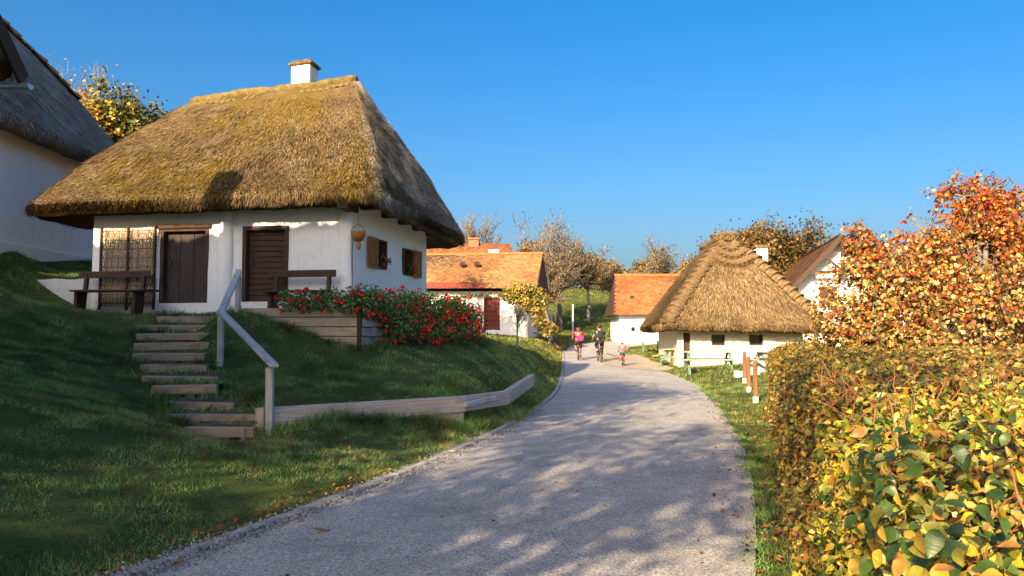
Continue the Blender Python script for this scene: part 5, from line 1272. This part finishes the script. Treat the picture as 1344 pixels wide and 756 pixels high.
for px, py, Y, rx, ry, rz_, n_, topf in lobes:
    rx *= .92; c = np.array(at(px, py, Y)); d0 = c - b
    m1 = b + d0 * .45 + np.array([rng.normal(0, .15), rng.normal(0, .15), .25]); segs += [(b + rng.normal(0, .08, 3) * [1, 1, 0], m1, .07, .05, 1), (m1, c, .05, .025, 1)]
    for k in range(16):
        dd = rng.normal(size=3); dd /= np.linalg.norm(dd); e = c + dd * np.array([rx, ry, rz_]) * rng.uniform(.7, 1.02); mm = (c + e) / 2 + rng.normal(0, .08, 3); segs += [(c, mm, .018, .011, 2), (mm, e, .011, .004, 2)]
    k = int(n_ * 2.3); dd = rng.normal(size=(k, 3)); dd /= np.linalg.norm(dd, axis=1, keepdims=True); P = c + dd * (.25 + .8 * rng.random((k, 1)) ** .6) * np.array([rx, ry, rz_]) * (.82 + .4 * fbm(dd + c, 2.5, 7, 2))[:, None]
    hole = fbm(P, 1.7, 77, 2) > (.42 if not topf else .42); P = P[hole]; dd = dd[hole]
    up_ = P[:, 2] > 3.0 + .5 * rng.normal(size=len(P))
    for sel, pl in ((up_, AUTT + AUT[:3] + AUTT[:2]), (~up_, AUT + [AUTT[0]])):
        if sel.sum(): LS_.append(round_leaves(P[sel], dd[sel] + np.array([-.2, -.5, .25]), rng, (.04, .082), pl, spread=.95, droop=.5, asp=1.2, cvar=.45, pointed=True))
V, Fc, C = joinv(LS_); tag(fast_mesh('crown', V, Fc, LEAF, at_, C), kind='stuff')
V, Fc = seg_mesh([s for s in segs if s[4] <= 1], .01); fast_mesh('trunk', V, Fc, BARK, at_, smooth=True); V, Fc = seg_mesh([s for s in segs if s[4] > 1], .004); tag(fast_mesh('branches', V, Fc, BARK, at_), kind='stuff')

# ================================================================== posts, tables, stones by the far cottage
PLAB = ['farthest and shortest of the three orange wooden posts at the hedge end', 'middle one of the three orange wooden posts at the hedge end', 'nearest of the three orange wooden posts, beside the hedge end']
WP = plain('white_post_paint', (.72, .70, .66), .7)
for (px, py, pt_), lb in zip(((977.5, 503, 461), (983, 515, 468), (992, 529, 473)), PLAB):
    g = on_ground(px, py); tz = at(px, pt_, g.y).z; w_ = .1
    p = thing('wooden_post', lb, 'post', g, 'orange posts by the hedge')
    MB().lathe(g, [(.062, .12), (.058, (tz - g.z) * .6), (.056, tz - g.z - .02), (.045, tz - g.z)], 10).build('shaft', POSTW, p); MB().lathe(g, [(.066, -.25), (.068, .03), (.066, .14), (.06, .15)], 10).build('base', WP, p)
g = on_ground(992, 529); tz = at(992, 473, g.y).z
def picnic(label, px, py, length, ang, topm, legm, back=False):
    g = on_ground(px, py); t = thing('picnic_table', label, 'table', g, 'picnic tables on the grass'); ex = Vector((math.cos(ang), math.sin(ang), 0)); ey = Vector((-ex.y, ex.x, 0))
    fr_ = Frame(g, ex, ey); z0 = g.z
    for k in range(4): MB(fr_).box((-length / 2, -.36 + k * .182, z0 + .70), (length / 2, -.36 + k * .182 + .17, z0 + .745)).build('top_plank', topm, t, bevel=.004)
    for sg in (-1, 1):
        for k in range(2):
            d = sg * .68 - .14 + k * .145; MB(fr_).box((-length / 2, d, z0 + .42), (length / 2, d + .135, z0 + .46)).build('seat_plank', topm, t, bevel=.004)
    for sg in (-1, 1):
        u = sg * (length / 2 - .28)
        for s2 in (-1, 1):
            foot = fr_.pt(u, s2 * .62, 0); foot.z = gz(foot.x, foot.y) - .02; MB().bar(foot, fr_.pt(u, s2 * .22, z0 + .70), .05, .09, ex).build('leg', legm, t)
        MB(fr_).box((u - .03, -.8, z0 + .34), (u + .03, .8, z0 + .42)).build('cross_beam', legm, t); MB(fr_).box((u - .03, -.36, z0 + .63), (u + .03, .36, z0 + .70)).build('top_bearer', legm, t)
    return t
picnic('picnic table with pale planks and green legs before the stepped thatch cottage', 929, 487, 2.1, -.05, TABLEW, GREENM)
picnic('grey picnic table half hidden by the hedge end', 1022, 490, 1.7, .35, GREYM, GREYM)
g = on_ground(886, 478); 
picnic('picnic table end at the left front corner of the stepped thatch cottage', 884, 480, 1.1, 1.2, TABLEW, GREENM)
g = on_ground(854, 463); wt = thing('wooden_table', 'narrow table with thin green legs left of the stepped thatch cottage', 'table', g); tz = at(854, 447, g.y).z
MB().box((g.x - .5, g.y - .25, tz - .05), (g.x + .5, g.y + .25, tz)).build('tabletop', TABLEW, wt, bevel=.006)
for sx in (-.42, .42):
    for sy in (-.18, .18): MB().box((g.x + sx - .025, g.y + sy - .025, gz(g.x + sx, g.y + sy) - .02), (g.x + sx + .025, g.y + sy + .025, tz - .05)).build('leg', GREENM, wt)
g = on_ground(873, 468); ck = thing('chopping_log', 'split wooden log stump leaning on the cottage corner', 'log', g)
MB().lathe(g, [(.2, -.05), (.19, .3), (.17, .42)], 9).build('stump', POSTW, ck); MB().box((g.x - .28, g.y - .2, g.z + .42), (g.x + .28, g.y + .2, g.z + .48)).build('board', TABLEW, ck)
rs = random.Random(8)
for k, (px, py, w_, h_, lb) in enumerate(((970, 495, .34, .2, 'low white stone block left of the orange posts'), (988, 492, .42, .26, 'white stone block behind the orange posts'), (1000, 488, .36, .5, 'upright white stone block by the grey picnic table'))):
    g = on_ground(px, py); mb = MB(); c = []
    for z_ in (-.1, h_):
        for sx, sy in ((-1, -1), (1, -1), (1, 1), (-1, 1)): c.append(g + Vector((sx * w_ / 2 * rs.uniform(.8, 1.1), sy * w_ / 2.4 * rs.uniform(.8, 1.1), z_ * rs.uniform(.85, 1.1))))
    mb.hexa(c); o = mb.build('stone_block', WSTONE, bevel=.03, loc=g); tag(o, lb, 'stone', 'white stone blocks')
g = on_ground(997, 484); g = Vector((g.x, g.y, g.z)); fp = thing('flower_pot', 'red flowering pot plant behind the orange posts', 'plant', g)
MB().lathe(g, [(.1, 0), (.14, .26), (.15, .3), (.13, .3)], 12).build('pot', BRICK, fp, smooth=True); rng = np.random.default_rng(6); V, Fc, C = leaf_cloud(140, g + Vector((0, 0, .45)), (.2, .2, .2), rng, (.06, .1), GPAL); tag(fast_mesh('foliage', V, Fc, LEAF, fp, C), kind='stuff')
for k in range(7): place(BL_R[k % 3], 'blossom', fp, Matrix.Translation(g + Vector((rng.uniform(-.18, .18), -.1 + rng.uniform(-.1, .1), .55 + rng.uniform(-.08, .12)))))
shrub(1062, 478, (.9, .5, .6), 700, GREENT, 'green bush at the right end of the stepped thatch cottage', 96, size=(.08, .15))

# ================================================================== cyclists
TYRE = plain('tyre_rubber', (.025, .025, .027), .8); METAL = plain('bike_metal', (.4, .4, .42), .35, .8); BLACKP = plain('black_paint', (.03, .03, .035), .4); REDPA = plain('red_paint', (.5, .02, .03), .35)
SKIN = plain('skin', (.4, .22, .14), .6, 0, .08); HAIRB = plain('brown_hair', (.16, .06, .025), .7); HAIRD = plain('dark_hair', (.03, .02, .015), .7)
MAG = plain('magenta_cloth', (.32, .015, .07), .85); PINKC = plain('pink_bag_cloth', (.5, .03, .15), .8); DKB = plain('dark_brown_cloth', (.06, .045, .035), .9); NAVY = plain('navy_cloth', (.015, .045, .085), .9); BLK = plain('black_cloth', (.02, .022, .03), .9)
PINKS = plain('rose_cloth', (.36, .1, .16), .85); TEAL = plain('teal_cloth', (.03, .16, .2), .85); SHOE = plain('dark_shoe', (.03, .03, .035), .7)
def skinned(name, verts, edges, rad, m, parent, M_, sub=1):
    me = bpy.data.meshes.new(name); me.from_pydata(verts, edges, []); me.materials.append(m); me.update()
    o = bpy.data.objects.new(name, me); link(o); o.parent = parent; o.matrix_local = Matrix.Translation(-origin(parent)) @ M_; ORIG[o.name] = M_.translation.copy()
    s = o.modifiers.new('skin', 'SKIN'); s.use_smooth_shade = True
    for i, r_ in enumerate(rad): me.skin_vertices[0].data[i].radius = (r_, r_) if not isinstance(r_, tuple) else r_
    me.skin_vertices[0].data[0].use_root = True
    u = o.modifiers.new('sub', 'SUBSURF'); u.levels = sub; u.render_levels = sub; return o
class XF:
    def __init__(s, M_): s.M = M_
    def __call__(s, p): return s.M @ Vector(p)
def bicycle(label, M_, sc_, framem, wr=.34):
    X = XF(M_); b = thing('bicycle', label, 'bicycle', M_ @ Vector((0, 0, 0)), 'bicycles'); k = sc_
    def wheel(y):
        c = (0, y, wr); n = 22
        ring = [X((0, y + math.cos(2 * math.pi * i / n) * (wr - .022), wr + math.sin(2 * math.pi * i / n) * (wr - .022))) for i in range(n + 1)]
        wv = MB().tube([X((-.045, y, wr)), X((.045, y, wr))], .024, 8).build('wheel', METAL, b)
        MB().tube(ring, .022, 6, False).build('tyre', TYRE, wv); MB().tube([X((0, y + math.cos(2 * math.pi * i / n) * (wr - .05), wr + math.sin(2 * math.pi * i / n) * (wr - .05))) for i in range(n + 1)], .01, 5, False).build('rim', METAL, wv)
        sp = MB()
        for i in range(12): a = 2 * math.pi * i / 12; sp.tube([X((0, y, wr)), X((0, y + math.cos(a) * (wr - .05), wr + math.sin(a) * (wr - .05)))], .003, 3, False)
        tag(sp.build('spokes', METAL, wv), kind='stuff')
    yr, yf = -.5 * k, .55 * k; wheel(yr); wheel(yf)
    bb, st, hd, hd2 = (0, -.05 * k, wr - .05), (0, -.2 * k, .88 * k), (0, .36 * k, .92 * k), (0, .42 * k, .72 * k)
    fm = MB()
    for p0, p1, r_ in ((bb, st, .017), (st, hd, .016), (bb, hd2, .02), (hd, hd2, .02), ((.04, yr, wr), bb, .01), ((-.04, yr, wr), bb, .01), ((.03, yr, wr), (0, -.19 * k, .8 * k), .009), ((-.03, yr, wr), (0, -.19 * k, .8 * k), .009), (hd2, (.05, yf, wr), .013), (hd2, (-.05, yf, wr), .013)): fm.tube([X(p0), X(p1)], r_, 6)
    fm.build('frame', framem, b)
    MB().tube([X((-.29 * k, .28 * k, 1.04 * k)), X((-.1 * k, .38 * k, 1.03 * k)), X((0, .35 * k, 1.0 * k)), X((.1 * k, .38 * k, 1.03 * k)), X((.29 * k, .28 * k, 1.04 * k))], .014, 6).tube([X(hd), X((0, .35 * k, 1.0 * k))], .014, 6).build('handlebar', BLACKP, b)
    MB().tube([X((0, -.33 * k, .93 * k)), X((0, -.25 * k, .945 * k)), X((0, -.1 * k, .93 * k)), X((0, -.03 * k, .925 * k))], [.055 * k, .08 * k, .04 * k, .02 * k], 8).build('saddle', BLACKP, b, smooth=True)
    MB().tube([X((-.07, -.05 * k, wr - .05)), X((.07, -.05 * k, wr - .05))], .03, 8).bar(X((.075, -.05 * k, wr - .05)), X((.075, .02 * k, wr - .05 - .16 * k)), .02, .02).bar(X((-.075, -.05 * k, wr - .05)), X((-.075, -.12 * k, wr - .05 + .16 * k)), .02, .02).build('crank', METAL, b)
    for sx, dy, dz in ((1, .02, -.16), (-1, -.12, .16)): MB().box((0, 0, 0), (0, 0, 0)); MB().bar(X((sx * .08, dy * k, wr - .05 + dz * k)), X((sx * .18, dy * k, wr - .05 + dz * k)), .09 * k, .02).build('pedal', BLACKP, b)
    MB().bar(X((-.05, yr - .1, wr + .38 * k)), X((.05, yr - .1, wr + .38 * k)), .05, .04).build('reflector', REDPA, b)
    return b
def rider(label, M_, k, wr, hairm, shirtm, pantm, longhair=False, sleeve=.55, leg=.9, bagm=None, bag='pack', legfull=False):
    """seated on the saddle, hands on the bar, feet on the pedals; one skinned body, clothes as children"""
    p = thing('person', label, 'person', M_ @ Vector((0, -.22 * k, 0)), 'cyclists')
    pel = (0, -.2, 1.02); sp1 = (0, -.16, 1.18); ch = (0, -.06, 1.36); nk = (0, .02, 1.51); hd0 = (0, .045, 1.6); hd1 = (0, .04, 1.7)
    V = [pel, sp1, ch, nk, hd0, hd1]; E = [(0, 1), (1, 2), (2, 3), (3, 4), (4, 5)]; Rd = [(.15, .12), (.135, .105), (.155, .11), .055, .088, .082]
    pz = (wr / k - .05 / k); ft = {1: (.13, .02, pz - .16 + .05), -1: (-.13, -.12, pz + .16 + .05)}
    for s in (1, -1):
        i = len(V); f_ = ft[s]; hip = (s * .1, -.18, .98); ank = (f_[0] * .9, f_[1] - .06, f_[2] + .07); toe = (f_[0] * 1.05, f_[1] + .09, f_[2])
        kn = (s * .14, .18 if s > 0 else .24, (.62 if s > 0 else .78)); clf = (s * .135, kn[1] * .55 + ank[1] * .45, kn[2] * .55 + ank[2] * .45 - .0)
        V += [hip, kn, clf, ank, toe]; E += [(0, i), (i, i + 1), (i + 1, i + 2), (i + 2, i + 3), (i + 3, i + 4)]; Rd += [.1, .06, .056, .036, .034]
    for s in (1, -1):
        i = len(V); sh = (s * .19, -.01, 1.43); el = (s * .29, .08, 1.2); wr_ = (s * .28, .24, 1.08); pm = (s * .275, .29, 1.075)
        V += [sh, el, wr_, pm]; E += [(2, i), (i, i + 1), (i + 1, i + 2), (i + 2, i + 3)]; Rd += [.062, .043, .03, .03]
        for j, (dx, ln) in enumerate(((-.03, .05), (-.01, .06), (.01, .058), (.028, .045))):
            a = len(V); V += [(s * .275 + dx, .32, 1.075), (s * .275 + dx, .32 + ln * .5, 1.055), (s * .275 + dx, .31, 1.03)]; E += [(i + 3, a), (a, a + 1), (a + 1, a + 2)]; Rd += [.0095, .009, .008]
        a = len(V); V += [(s * .245, .27, 1.06), (s * .235, .31, 1.045)]; E += [(i + 3, a), (a, a + 1)]; Rd += [.011, .009]
    sck = lambda L_: [(x * k, y * k, z * k) for x, y, z in L_]; rk = lambda L_: [tuple(q * k for q in r_) if isinstance(r_, tuple) else r_ * k for r_ in L_]
    skinned('body', sck(V), E, rk(Rd), SKIN, p, M_)
    # face
    X = XF(M_ @ Matrix.Scale(k, 4)); fc = MB(); fc.tube([X((0, .115, 1.67)), X((0, .145, 1.635)), X((0, .12, 1.625))], [.01 * k, .017 * k, .012 * k], 6); fc.build('nose', SKIN, p, smooth=True)
    for s in (1, -1): MB().tube([X((s * .032, .112, 1.675)), X((s * .032, .124, 1.675))], .011 * k, 6).build('eye', BLK, p); MB().tube([X((s * .085, .03, 1.68)), X((s * .1, .03, 1.65)), X((s * .088, .035, 1.625))], .012 * k, 5).build('ear', SKIN, p, smooth=True)
    MB().bar(X((-.025, .118, 1.598)), X((.025, .118, 1.598)), .012 * k, .01 * k).build('mouth', PINKS, p)
    # hair cap and, for long hair, the fall down the neck
    hv = [(0, .02, 1.7), (0, -.03, 1.66), (0, -.05, 1.6)]; hr_ = [.098, .088, .07]
    if longhair: hv += [(0, -.06, 1.52), (0, -.09, 1.42)]; hr_ += [.085, .06]
    skinned('hair', sck(hv), [(i, i + 1) for i in range(len(hv) - 1)], rk(hr_), hairm, p, M_)
    # shirt
    sv = [(0, -.2, 1.03), (0, -.16, 1.18), (0, -.06, 1.36), (0, .0, 1.47)]; se = [(0, 1), (1, 2), (2, 3)]; sr = [(.165, .135), (.15, .12), (.17, .125), (.09, .08)]
    for s in (1, -1):
        i = len(sv); a, b = Vector((s * .19, -.01, 1.43)), Vector((s * .29, .08, 1.2)); sv += [tuple(a), tuple(a.lerp(b, sleeve))]; se += [(2, i), (i, i + 1)]; sr += [.078, .064]
    skinned('shirt', sck(sv), se, rk(sr), shirtm, p, M_)
    pv = [(0, -.2, 1.02), (0, -.18, 1.09)]; pe = [(0, 1)]; pr = [(.165, .14), (.155, .125)]
    for s in (1, -1):
        i = len(pv); hip = Vector((s * .1, -.18, .98)); kn = Vector((s * .14, .18 if s > 0 else .24, .62 if s > 0 else .78)); f_ = ft[s]; ank = Vector((f_[0] * .9, f_[1] - .06, f_[2] + .07))
        pv += [tuple(hip), tuple(hip.lerp(kn, leg))]; pe += [(0, i), (i, i + 1)]; pr += [.115, .082]
        if legfull: pv += [tuple(kn), tuple(kn.lerp(ank, .85))]; pe += [(i + 1, i + 2), (i + 2, i + 3)]; pr += [.075, .055]
    skinned('trousers' if legfull else 'shorts', sck(pv), pe, rk(pr), pantm, p, M_)
    for s in (1, -1):
        f_ = ft[s]; skinned('shoe', sck([(f_[0] * .9, f_[1] - .1, f_[2] + .0), (f_[0], f_[1] + .02, f_[2]), (f_[0] * 1.05, f_[1] + .12, f_[2] - .005)]), [(0, 1), (1, 2)], rk([.042, .045, .036]), SHOE, p, M_)
    if bagm:
        c = (0, -.3, 1.3) if bag == 'pack' else (.1, -.37, 1.16); hx, hz = ((.13, .19) if bag == 'pack' else (.15, .15))
        t = thing('backpack' if bag == 'pack' else 'shoulder_bag', ('dark backpack worn by the cyclist in navy' if bag == 'pack' else 'bright pink bag slung on the back of the cyclist in magenta'), 'bag', X(c))
        bv = MB(); cs = []
        for z_ in (-hz, hz):
            for sx, sy in ((-1, -1), (1, -1), (1, 1), (-1, 1)): cs.append(X((c[0] + sx * hx, c[1] + sy * .075, c[2] + z_)))
        bv.hexa(cs); o = bv.build('bag_body', bagm, t); md = o.modifiers.new('bev', 'BEVEL'); md.width = .05 * k; md.segments = 3
        for s in (1, -1): MB().tube([X((s * .08, -.26, c[2] + hz * .9)), X((s * .1, -.06, 1.52)), X((s * .12, .1, 1.4)), X((s * .12, .04, 1.2))], .016 * k, 5).build('strap', bagm, t)
    return p
def spot(px, py, Y, rz): 
    q = at(px, py, Y); z_ = lane_z(q.x, q.y) - .012 if q.x < road_r(Y) else gz(q.x, q.y); rd_ = road_l(Y); 
    return Matrix.Translation((q.x, q.y, z_ - .002)) @ Matrix.Rotation(rz, 4, 'Z')
M1 = spot(759, 476, 40, -.05); bicycle('black bicycle ridden by the person in magenta', M1, .95, BLACKP); rider('cyclist in magenta top and dark shorts with long brown hair, riding away', M1, .94, .34, HAIRB, MAG, DKB, True, .9, .9, PINKC, 'bag')
M2 = spot(787, 478, 38.5, .03); bicycle('black bicycle ridden by the person in navy', M2, 1.0, BLACKP); rider('cyclist in navy shirt and black trousers with backpack, riding away', M2, 1.0, .34, HAIRD, NAVY, BLK, False, .55, .95, BLK, 'pack', True)
M3 = spot(817, 481, 35.8, -.1); bicycle('small red bicycle ridden by the child', M3, .6, REDPA, .2); rider('small child in rose shirt and teal shorts riding a little bike', M3, .61, .2, HAIRD, PINKS, TEAL, False, .6, .75)

# ================================================================== grass, litter
def pt_in(poly, x, y):
    c = np.zeros(len(x), bool); n = len(poly)
    for i in range(n):
        (x0, y0), (x1, y1) = poly[i][:2], poly[(i + 1) % n][:2]
        cond = ((y0 > y) != (y1 > y)) & (x < (x1 - x0) * (y - y0) / (y1 - y0 + 1e-12) + x0); c ^= cond
    return c
EXC = [[FL, FR, BR, BL], c3, c4, [A5, B5, C5, D5], [A7, B7, C7, D7], c2_, [tuple(p[:2]) for p in fl_], [(p[0], p[1]) for p in lane]]
def grass_pts(n, x0, x1, y0, y1, rng, margin=120):
    x = rng.uniform(x0, x1, n); y = rng.uniform(y0, y1, n); ok = ~((x > road_l(y) - .15 + .12 * (fbm(np.stack([y, y * 0, y * 0], 1), 3.0, 61, 3) - .5)) & (x < road_r(y) + .03 - .30 * fbm(np.stack([y, y * 0, y * 0], 1), 2.2, 62, 3) * rng.random(n)))
    ok &= ~((x > hedge_l(y) + .1) & (x < hedge_r(y) - .1) & (y > -3) & (y < 16.6))
    for P_ in EXC: ok &= ~pt_in(P_, x, y)
    x, y = x[ok], y[ok]; z = np.where((x < road_r(y) + .1) & (x > road_l(y) - .02), np.maximum(ground(x, y), zroad(y) + .008), ground(x, y)); u, v, d = project(np.stack([x, y, z], 1)); ok = (d > .5) & (u > -margin * 2) & (u < 1344 + margin * 2) & (v < 900); x, y, z = x[ok], y[ok], z[ok]
    st_ = np.zeros(len(x), bool)
    for a, b, dp in STEP_POLY: st_ |= (x > a.x - .02) & (x < b.x + .02) & (y > a.y - .12) & (y < a.y + dp * .9)
    kp = ~st_ | (rng.random(len(x)) < .1)
    return np.stack([x, y, z], 1)[kp]
def blades(P, rng, h, w_, dry=.4):
    n = len(P); a = rng.uniform(0, 6.283, n); ln = rng.normal(0, .55, (n, 2))
    tuft = fbm(P * [1, 1, 0], 1.6, 12, 3); tuft2 = fbm(P * [1, 1, 0], 5.0, 13, 2)
    hh = h * rng.uniform(.5, 1.3, n) * (.35 + 1.3 * sstep((tuft - .25) / .5)) * (.6 + .8 * tuft2); ww = w_ * rng.uniform(.7, 1.4, n)
    sd = np.stack([np.cos(a), np.sin(a), a * 0], 1) * ww[:, None]
    P = P - [0, 0, .012]
    tip = P + np.stack([ln[:, 0] * hh, ln[:, 1] * hh - .15 * hh, hh], 1)
    V = np.stack([P - sd, P + sd, tip], 1).reshape(-1, 3)
    g1, g2, g3, g4 = np.array([.09, .19, .065]), np.array([.15, .275, .075]), np.array([.4, .37, .17]), np.array([.21, .3, .08])
    m1 = sstep((fbm(P * [1, 1, 0], .55, 21, 3) - .35) / .3)[:, None]; c = g1 * (1 - m1) + g2 * m1
    far = sstep((P[:, 1] - 22) / 14)[:, None] * .85; far = np.maximum(far, (sstep((P[:, 0] - road_r(P[:, 1])) / .3) * .5)[:, None]); c = c * (1 - far) + np.array([.16, .15, .03]) * far
    dm = sstep((fbm(P * [1, 1, 0], 2.6, 31, 3) - .5) / .2)[:, None] * .8; rd_ = rng.random((n, 1))
    edge_ = np.exp(-np.maximum(road_l(P[:, 1]) - P[:, 0], 0) / .25)[:, None] * (P[:, :1] < road_l(P[:, 1])[:, None]) * .7
    worn = np.exp(-((P[:, :1] + 4.0) ** 2 + (P[:, 1:2] - 10.8) ** 2) / .9)
    c = np.where(rd_ < dry * dm + .03 + edge_ * .6 + .55 * worn, g3 * np.array([.8, .68, .6]), c); c = np.where(rd_ > .84, g4, c); c = c * (.5 + .9 * rng.random((n, 1))) * (.5 + 1.0 * sstep((fbm(P * [1, 1, 0], 3.2, 41, 3) - .25) / .5))[:, None]
    return V, np.repeat(c, 3, 0)
rng = np.random.default_rng(17); GV, GC = [], []
for n, x0, x1, y0, y1, h, w_ in ((190000, -8, 4.0, 3.2, 9, .042, .003), (280000, -10.5, 6.5, 9, 15, .05, .0042), (200000, -15, 9, 15, 25, .06, .007), (110000, -9, 14, 25, 48, .09, .016), (120000, -14, 26, 46, 95, .08, .035)):
    P = grass_pts(n, x0, x1, y0, y1, rng); v, c = blades(P, rng, h, w_); GV.append(v); GC.append(c)
# long tufts: along the edging, the terrace foot and house bases
tufts = []
def along(a, b, n, sp): 
    for k in range(n):
        u = rng.random(); x, y = a[0] + (b[0] - a[0]) * u + rng.normal(0, sp), a[1] + (b[1] - a[1]) * u + rng.normal(0, sp); tufts.append((x, y, gz(x, y)))
off = lambda p, dx, dy: (p[0] + dx, p[1] + dy)
along(off(e1a, .08, -.1), off(e1b, .08, -.1), 2600, .05); along(off(e1b, .1, -.08), off(e2b, .1, -.05), 900, .05); along(off(e2b, .12, -.03), off(e3b, .12, -.03), 1200, .05)
along(off(TA, 0, -.12), off(TB, 0, -.12), 2200, .07); along(off(TB, .12, 0), off(TC, .14, 0), 2500, .08); along(off(FL, -.05, -.15), off(FF.pt(fs(312, 400)[0], .15, 0), 0, 0), 1500, .07)
for a, b, dp in STEP_POLY:
    for (p, q) in ((off(a, -.02, -.05), off(a, -.08, .5)), (off(b, .03, -.05), off(b, .08, .5))): along(p, q, 380, .08)
tufts = np.array(tufts); v, c = blades(tufts, rng, .15, .006); GV.append(v); GC.append(c)
# weeds on the treads
wd_ = []
for a, b, dp in STEP_POLY:
    for k in range(6):
        cx_ = rng.uniform(a.x, b.x); 
        for j in range(40): wd_.append((cx_ + rng.normal(0, .12), a.y + .12 + abs(rng.normal(0, .12)), a.z + .1))
v, c = blades(np.array(wd_), rng, .08, .010, dry=.1); GV.append(v); GC.append(c)
GV, GC = np.concatenate(GV), np.concatenate(GC)
tag(fast_mesh('grass', GV, np.arange(len(GV)).reshape(-1, 3), GRASS, None, GC), 'short green lawn grass on the slopes and verges', 'grass', kind='stuff')
# loose gravel along the left edge of the road
ng = 9000; y = 3.5 + 14 * rng.random(ng) ** 1.7; x = road_l(y) + rng.normal(-.03, .10, ng); inr = x > road_l(y)
z = np.where(inr, zroad(y) + .012, np.maximum(ground(x, y), zroad(y) + .02)); sz = rng.uniform(.006, .017, (ng, 1)); Pg = np.stack([x, y, z], 1)
oc = np.array([(1, 0, 0), (0, 1, 0), (-1, 0, 0), (0, -1, 0), (0, 0, 1.)]); V = (Pg[:, None] + oc[None] * sz[:, None] * rng.uniform(.6, 1.3, (ng, 5, 1))).reshape(-1, 3); kb = np.arange(ng)[:, None] * 5
Fc = np.concatenate([kb + np.array(t_) for t_ in ((0, 1, 4), (1, 2, 4), (2, 3, 4), (3, 0, 4))]); C = np.repeat(np.array([.27, .26, .25]) * rng.uniform(.35, 1.4, (ng, 1)), 5, 0)
tag(fast_mesh('gravel', V, Fc, attr_mat('gravel_stone', .9, 0, .3, 80, .2), None, C), 'grey loose gravel along the left road edge', 'gravel', kind='stuff')
# fallen leaves: scattered litter and a few single ones on the road
LP_ = [(.2, .08, .025), (.3, .13, .03), (.14, .06, .02), (.36, .2, .05), (.26, .06, .02)]
P = []
def scat(n, fx, y0, y1):
    y = rng.uniform(y0, y1, n); x = fx(y, rng.random(n)); P.append(np.stack([x, y, np.zeros(n)], 1))
scat(1100, lambda y, u: road_r(y) + (hedge_l(y) + .05 - road_r(y)) * u ** .7, 3.5, 17); scat(420, lambda y, u: road_l(y) - .16 - .35 * u ** 1.6, 4, 9.5); scat(120, lambda y, u: road_l(y) - .2 - .3 * u, 9, 20)
scat(90, lambda y, u: road_l(y) + .1 + 3.6 * u, 4.5, 22); scat(260, lambda y, u: road_r(y) - .5 * u ** 2, 4, 20); scat(160, lambda y, u: -6 + 4.5 * u, 5, 14); scat(700, lambda y, u: road_r(y) + 3.5 * u, 17, 33); scat(900, lambda y, u: -4 + 14 * u, 62, 80)
P = np.concatenate(P); onr = (P[:, 0] > road_l(P[:, 1])) & (P[:, 0] < road_r(P[:, 1])); rr0 = (P[:, 0] - road_l(P[:, 1])) / (road_r(P[:, 1]) - road_l(P[:, 1]))
P[:, 2] = np.where(onr, zroad(P[:, 1]) + .035 * (1 - (2 * rr0 - 1) ** 2) + .006, ground(P[:, 0], P[:, 1]) + .035)
sz = np.where(P[:, 1] > 25, 1.8, 1.0)
V, Fc, C = leaves(P, np.tile([0, 0, 1.], (len(P), 1)), rng, (.03, .075), LP_, spread=.28)
tag(fast_mesh('leaf_litter', V, Fc, LEAF, None, C), 'rust brown fallen leaves strewn along verge and kerb', 'fallen leaves', kind='stuff')
for k, (px, py, s_, lb) in enumerate(((411, 697, .12, 'large tan fallen leaf lying on the road near the left kerb'), (304, 690, .11, 'curled brown fallen leaf on the grass above the kerb'), (679, 566, .11, 'dark brown fallen leaf at the left road edge beyond the timber edging'), (223, 738, .1, 'reddish fallen leaf at the lower left kerb'))):
    q = on_z(px, py, .03); rr0 = float((q.x - road_l(q.y)) / (road_r(q.y) - road_l(q.y))); z_ = .035 * (1 - (2 * rr0 - 1) ** 2) + .03 if rr0 > 0 else gz(q.x, q.y) + .03
    me = leaf_blade('fallen_leaf', 40 + k); me.materials.append(BMS[4]); o = bpy.data.objects.new('fallen_leaf', me); link(o); o.matrix_world = basis((q.x, q.y, z_), (math.cos(k * 2.1), math.sin(k * 2.1), .05), (.1, -.1, 1)) @ Matrix.Scale(s_, 4); tag(o, lb, 'leaf', 'single fallen leaves')
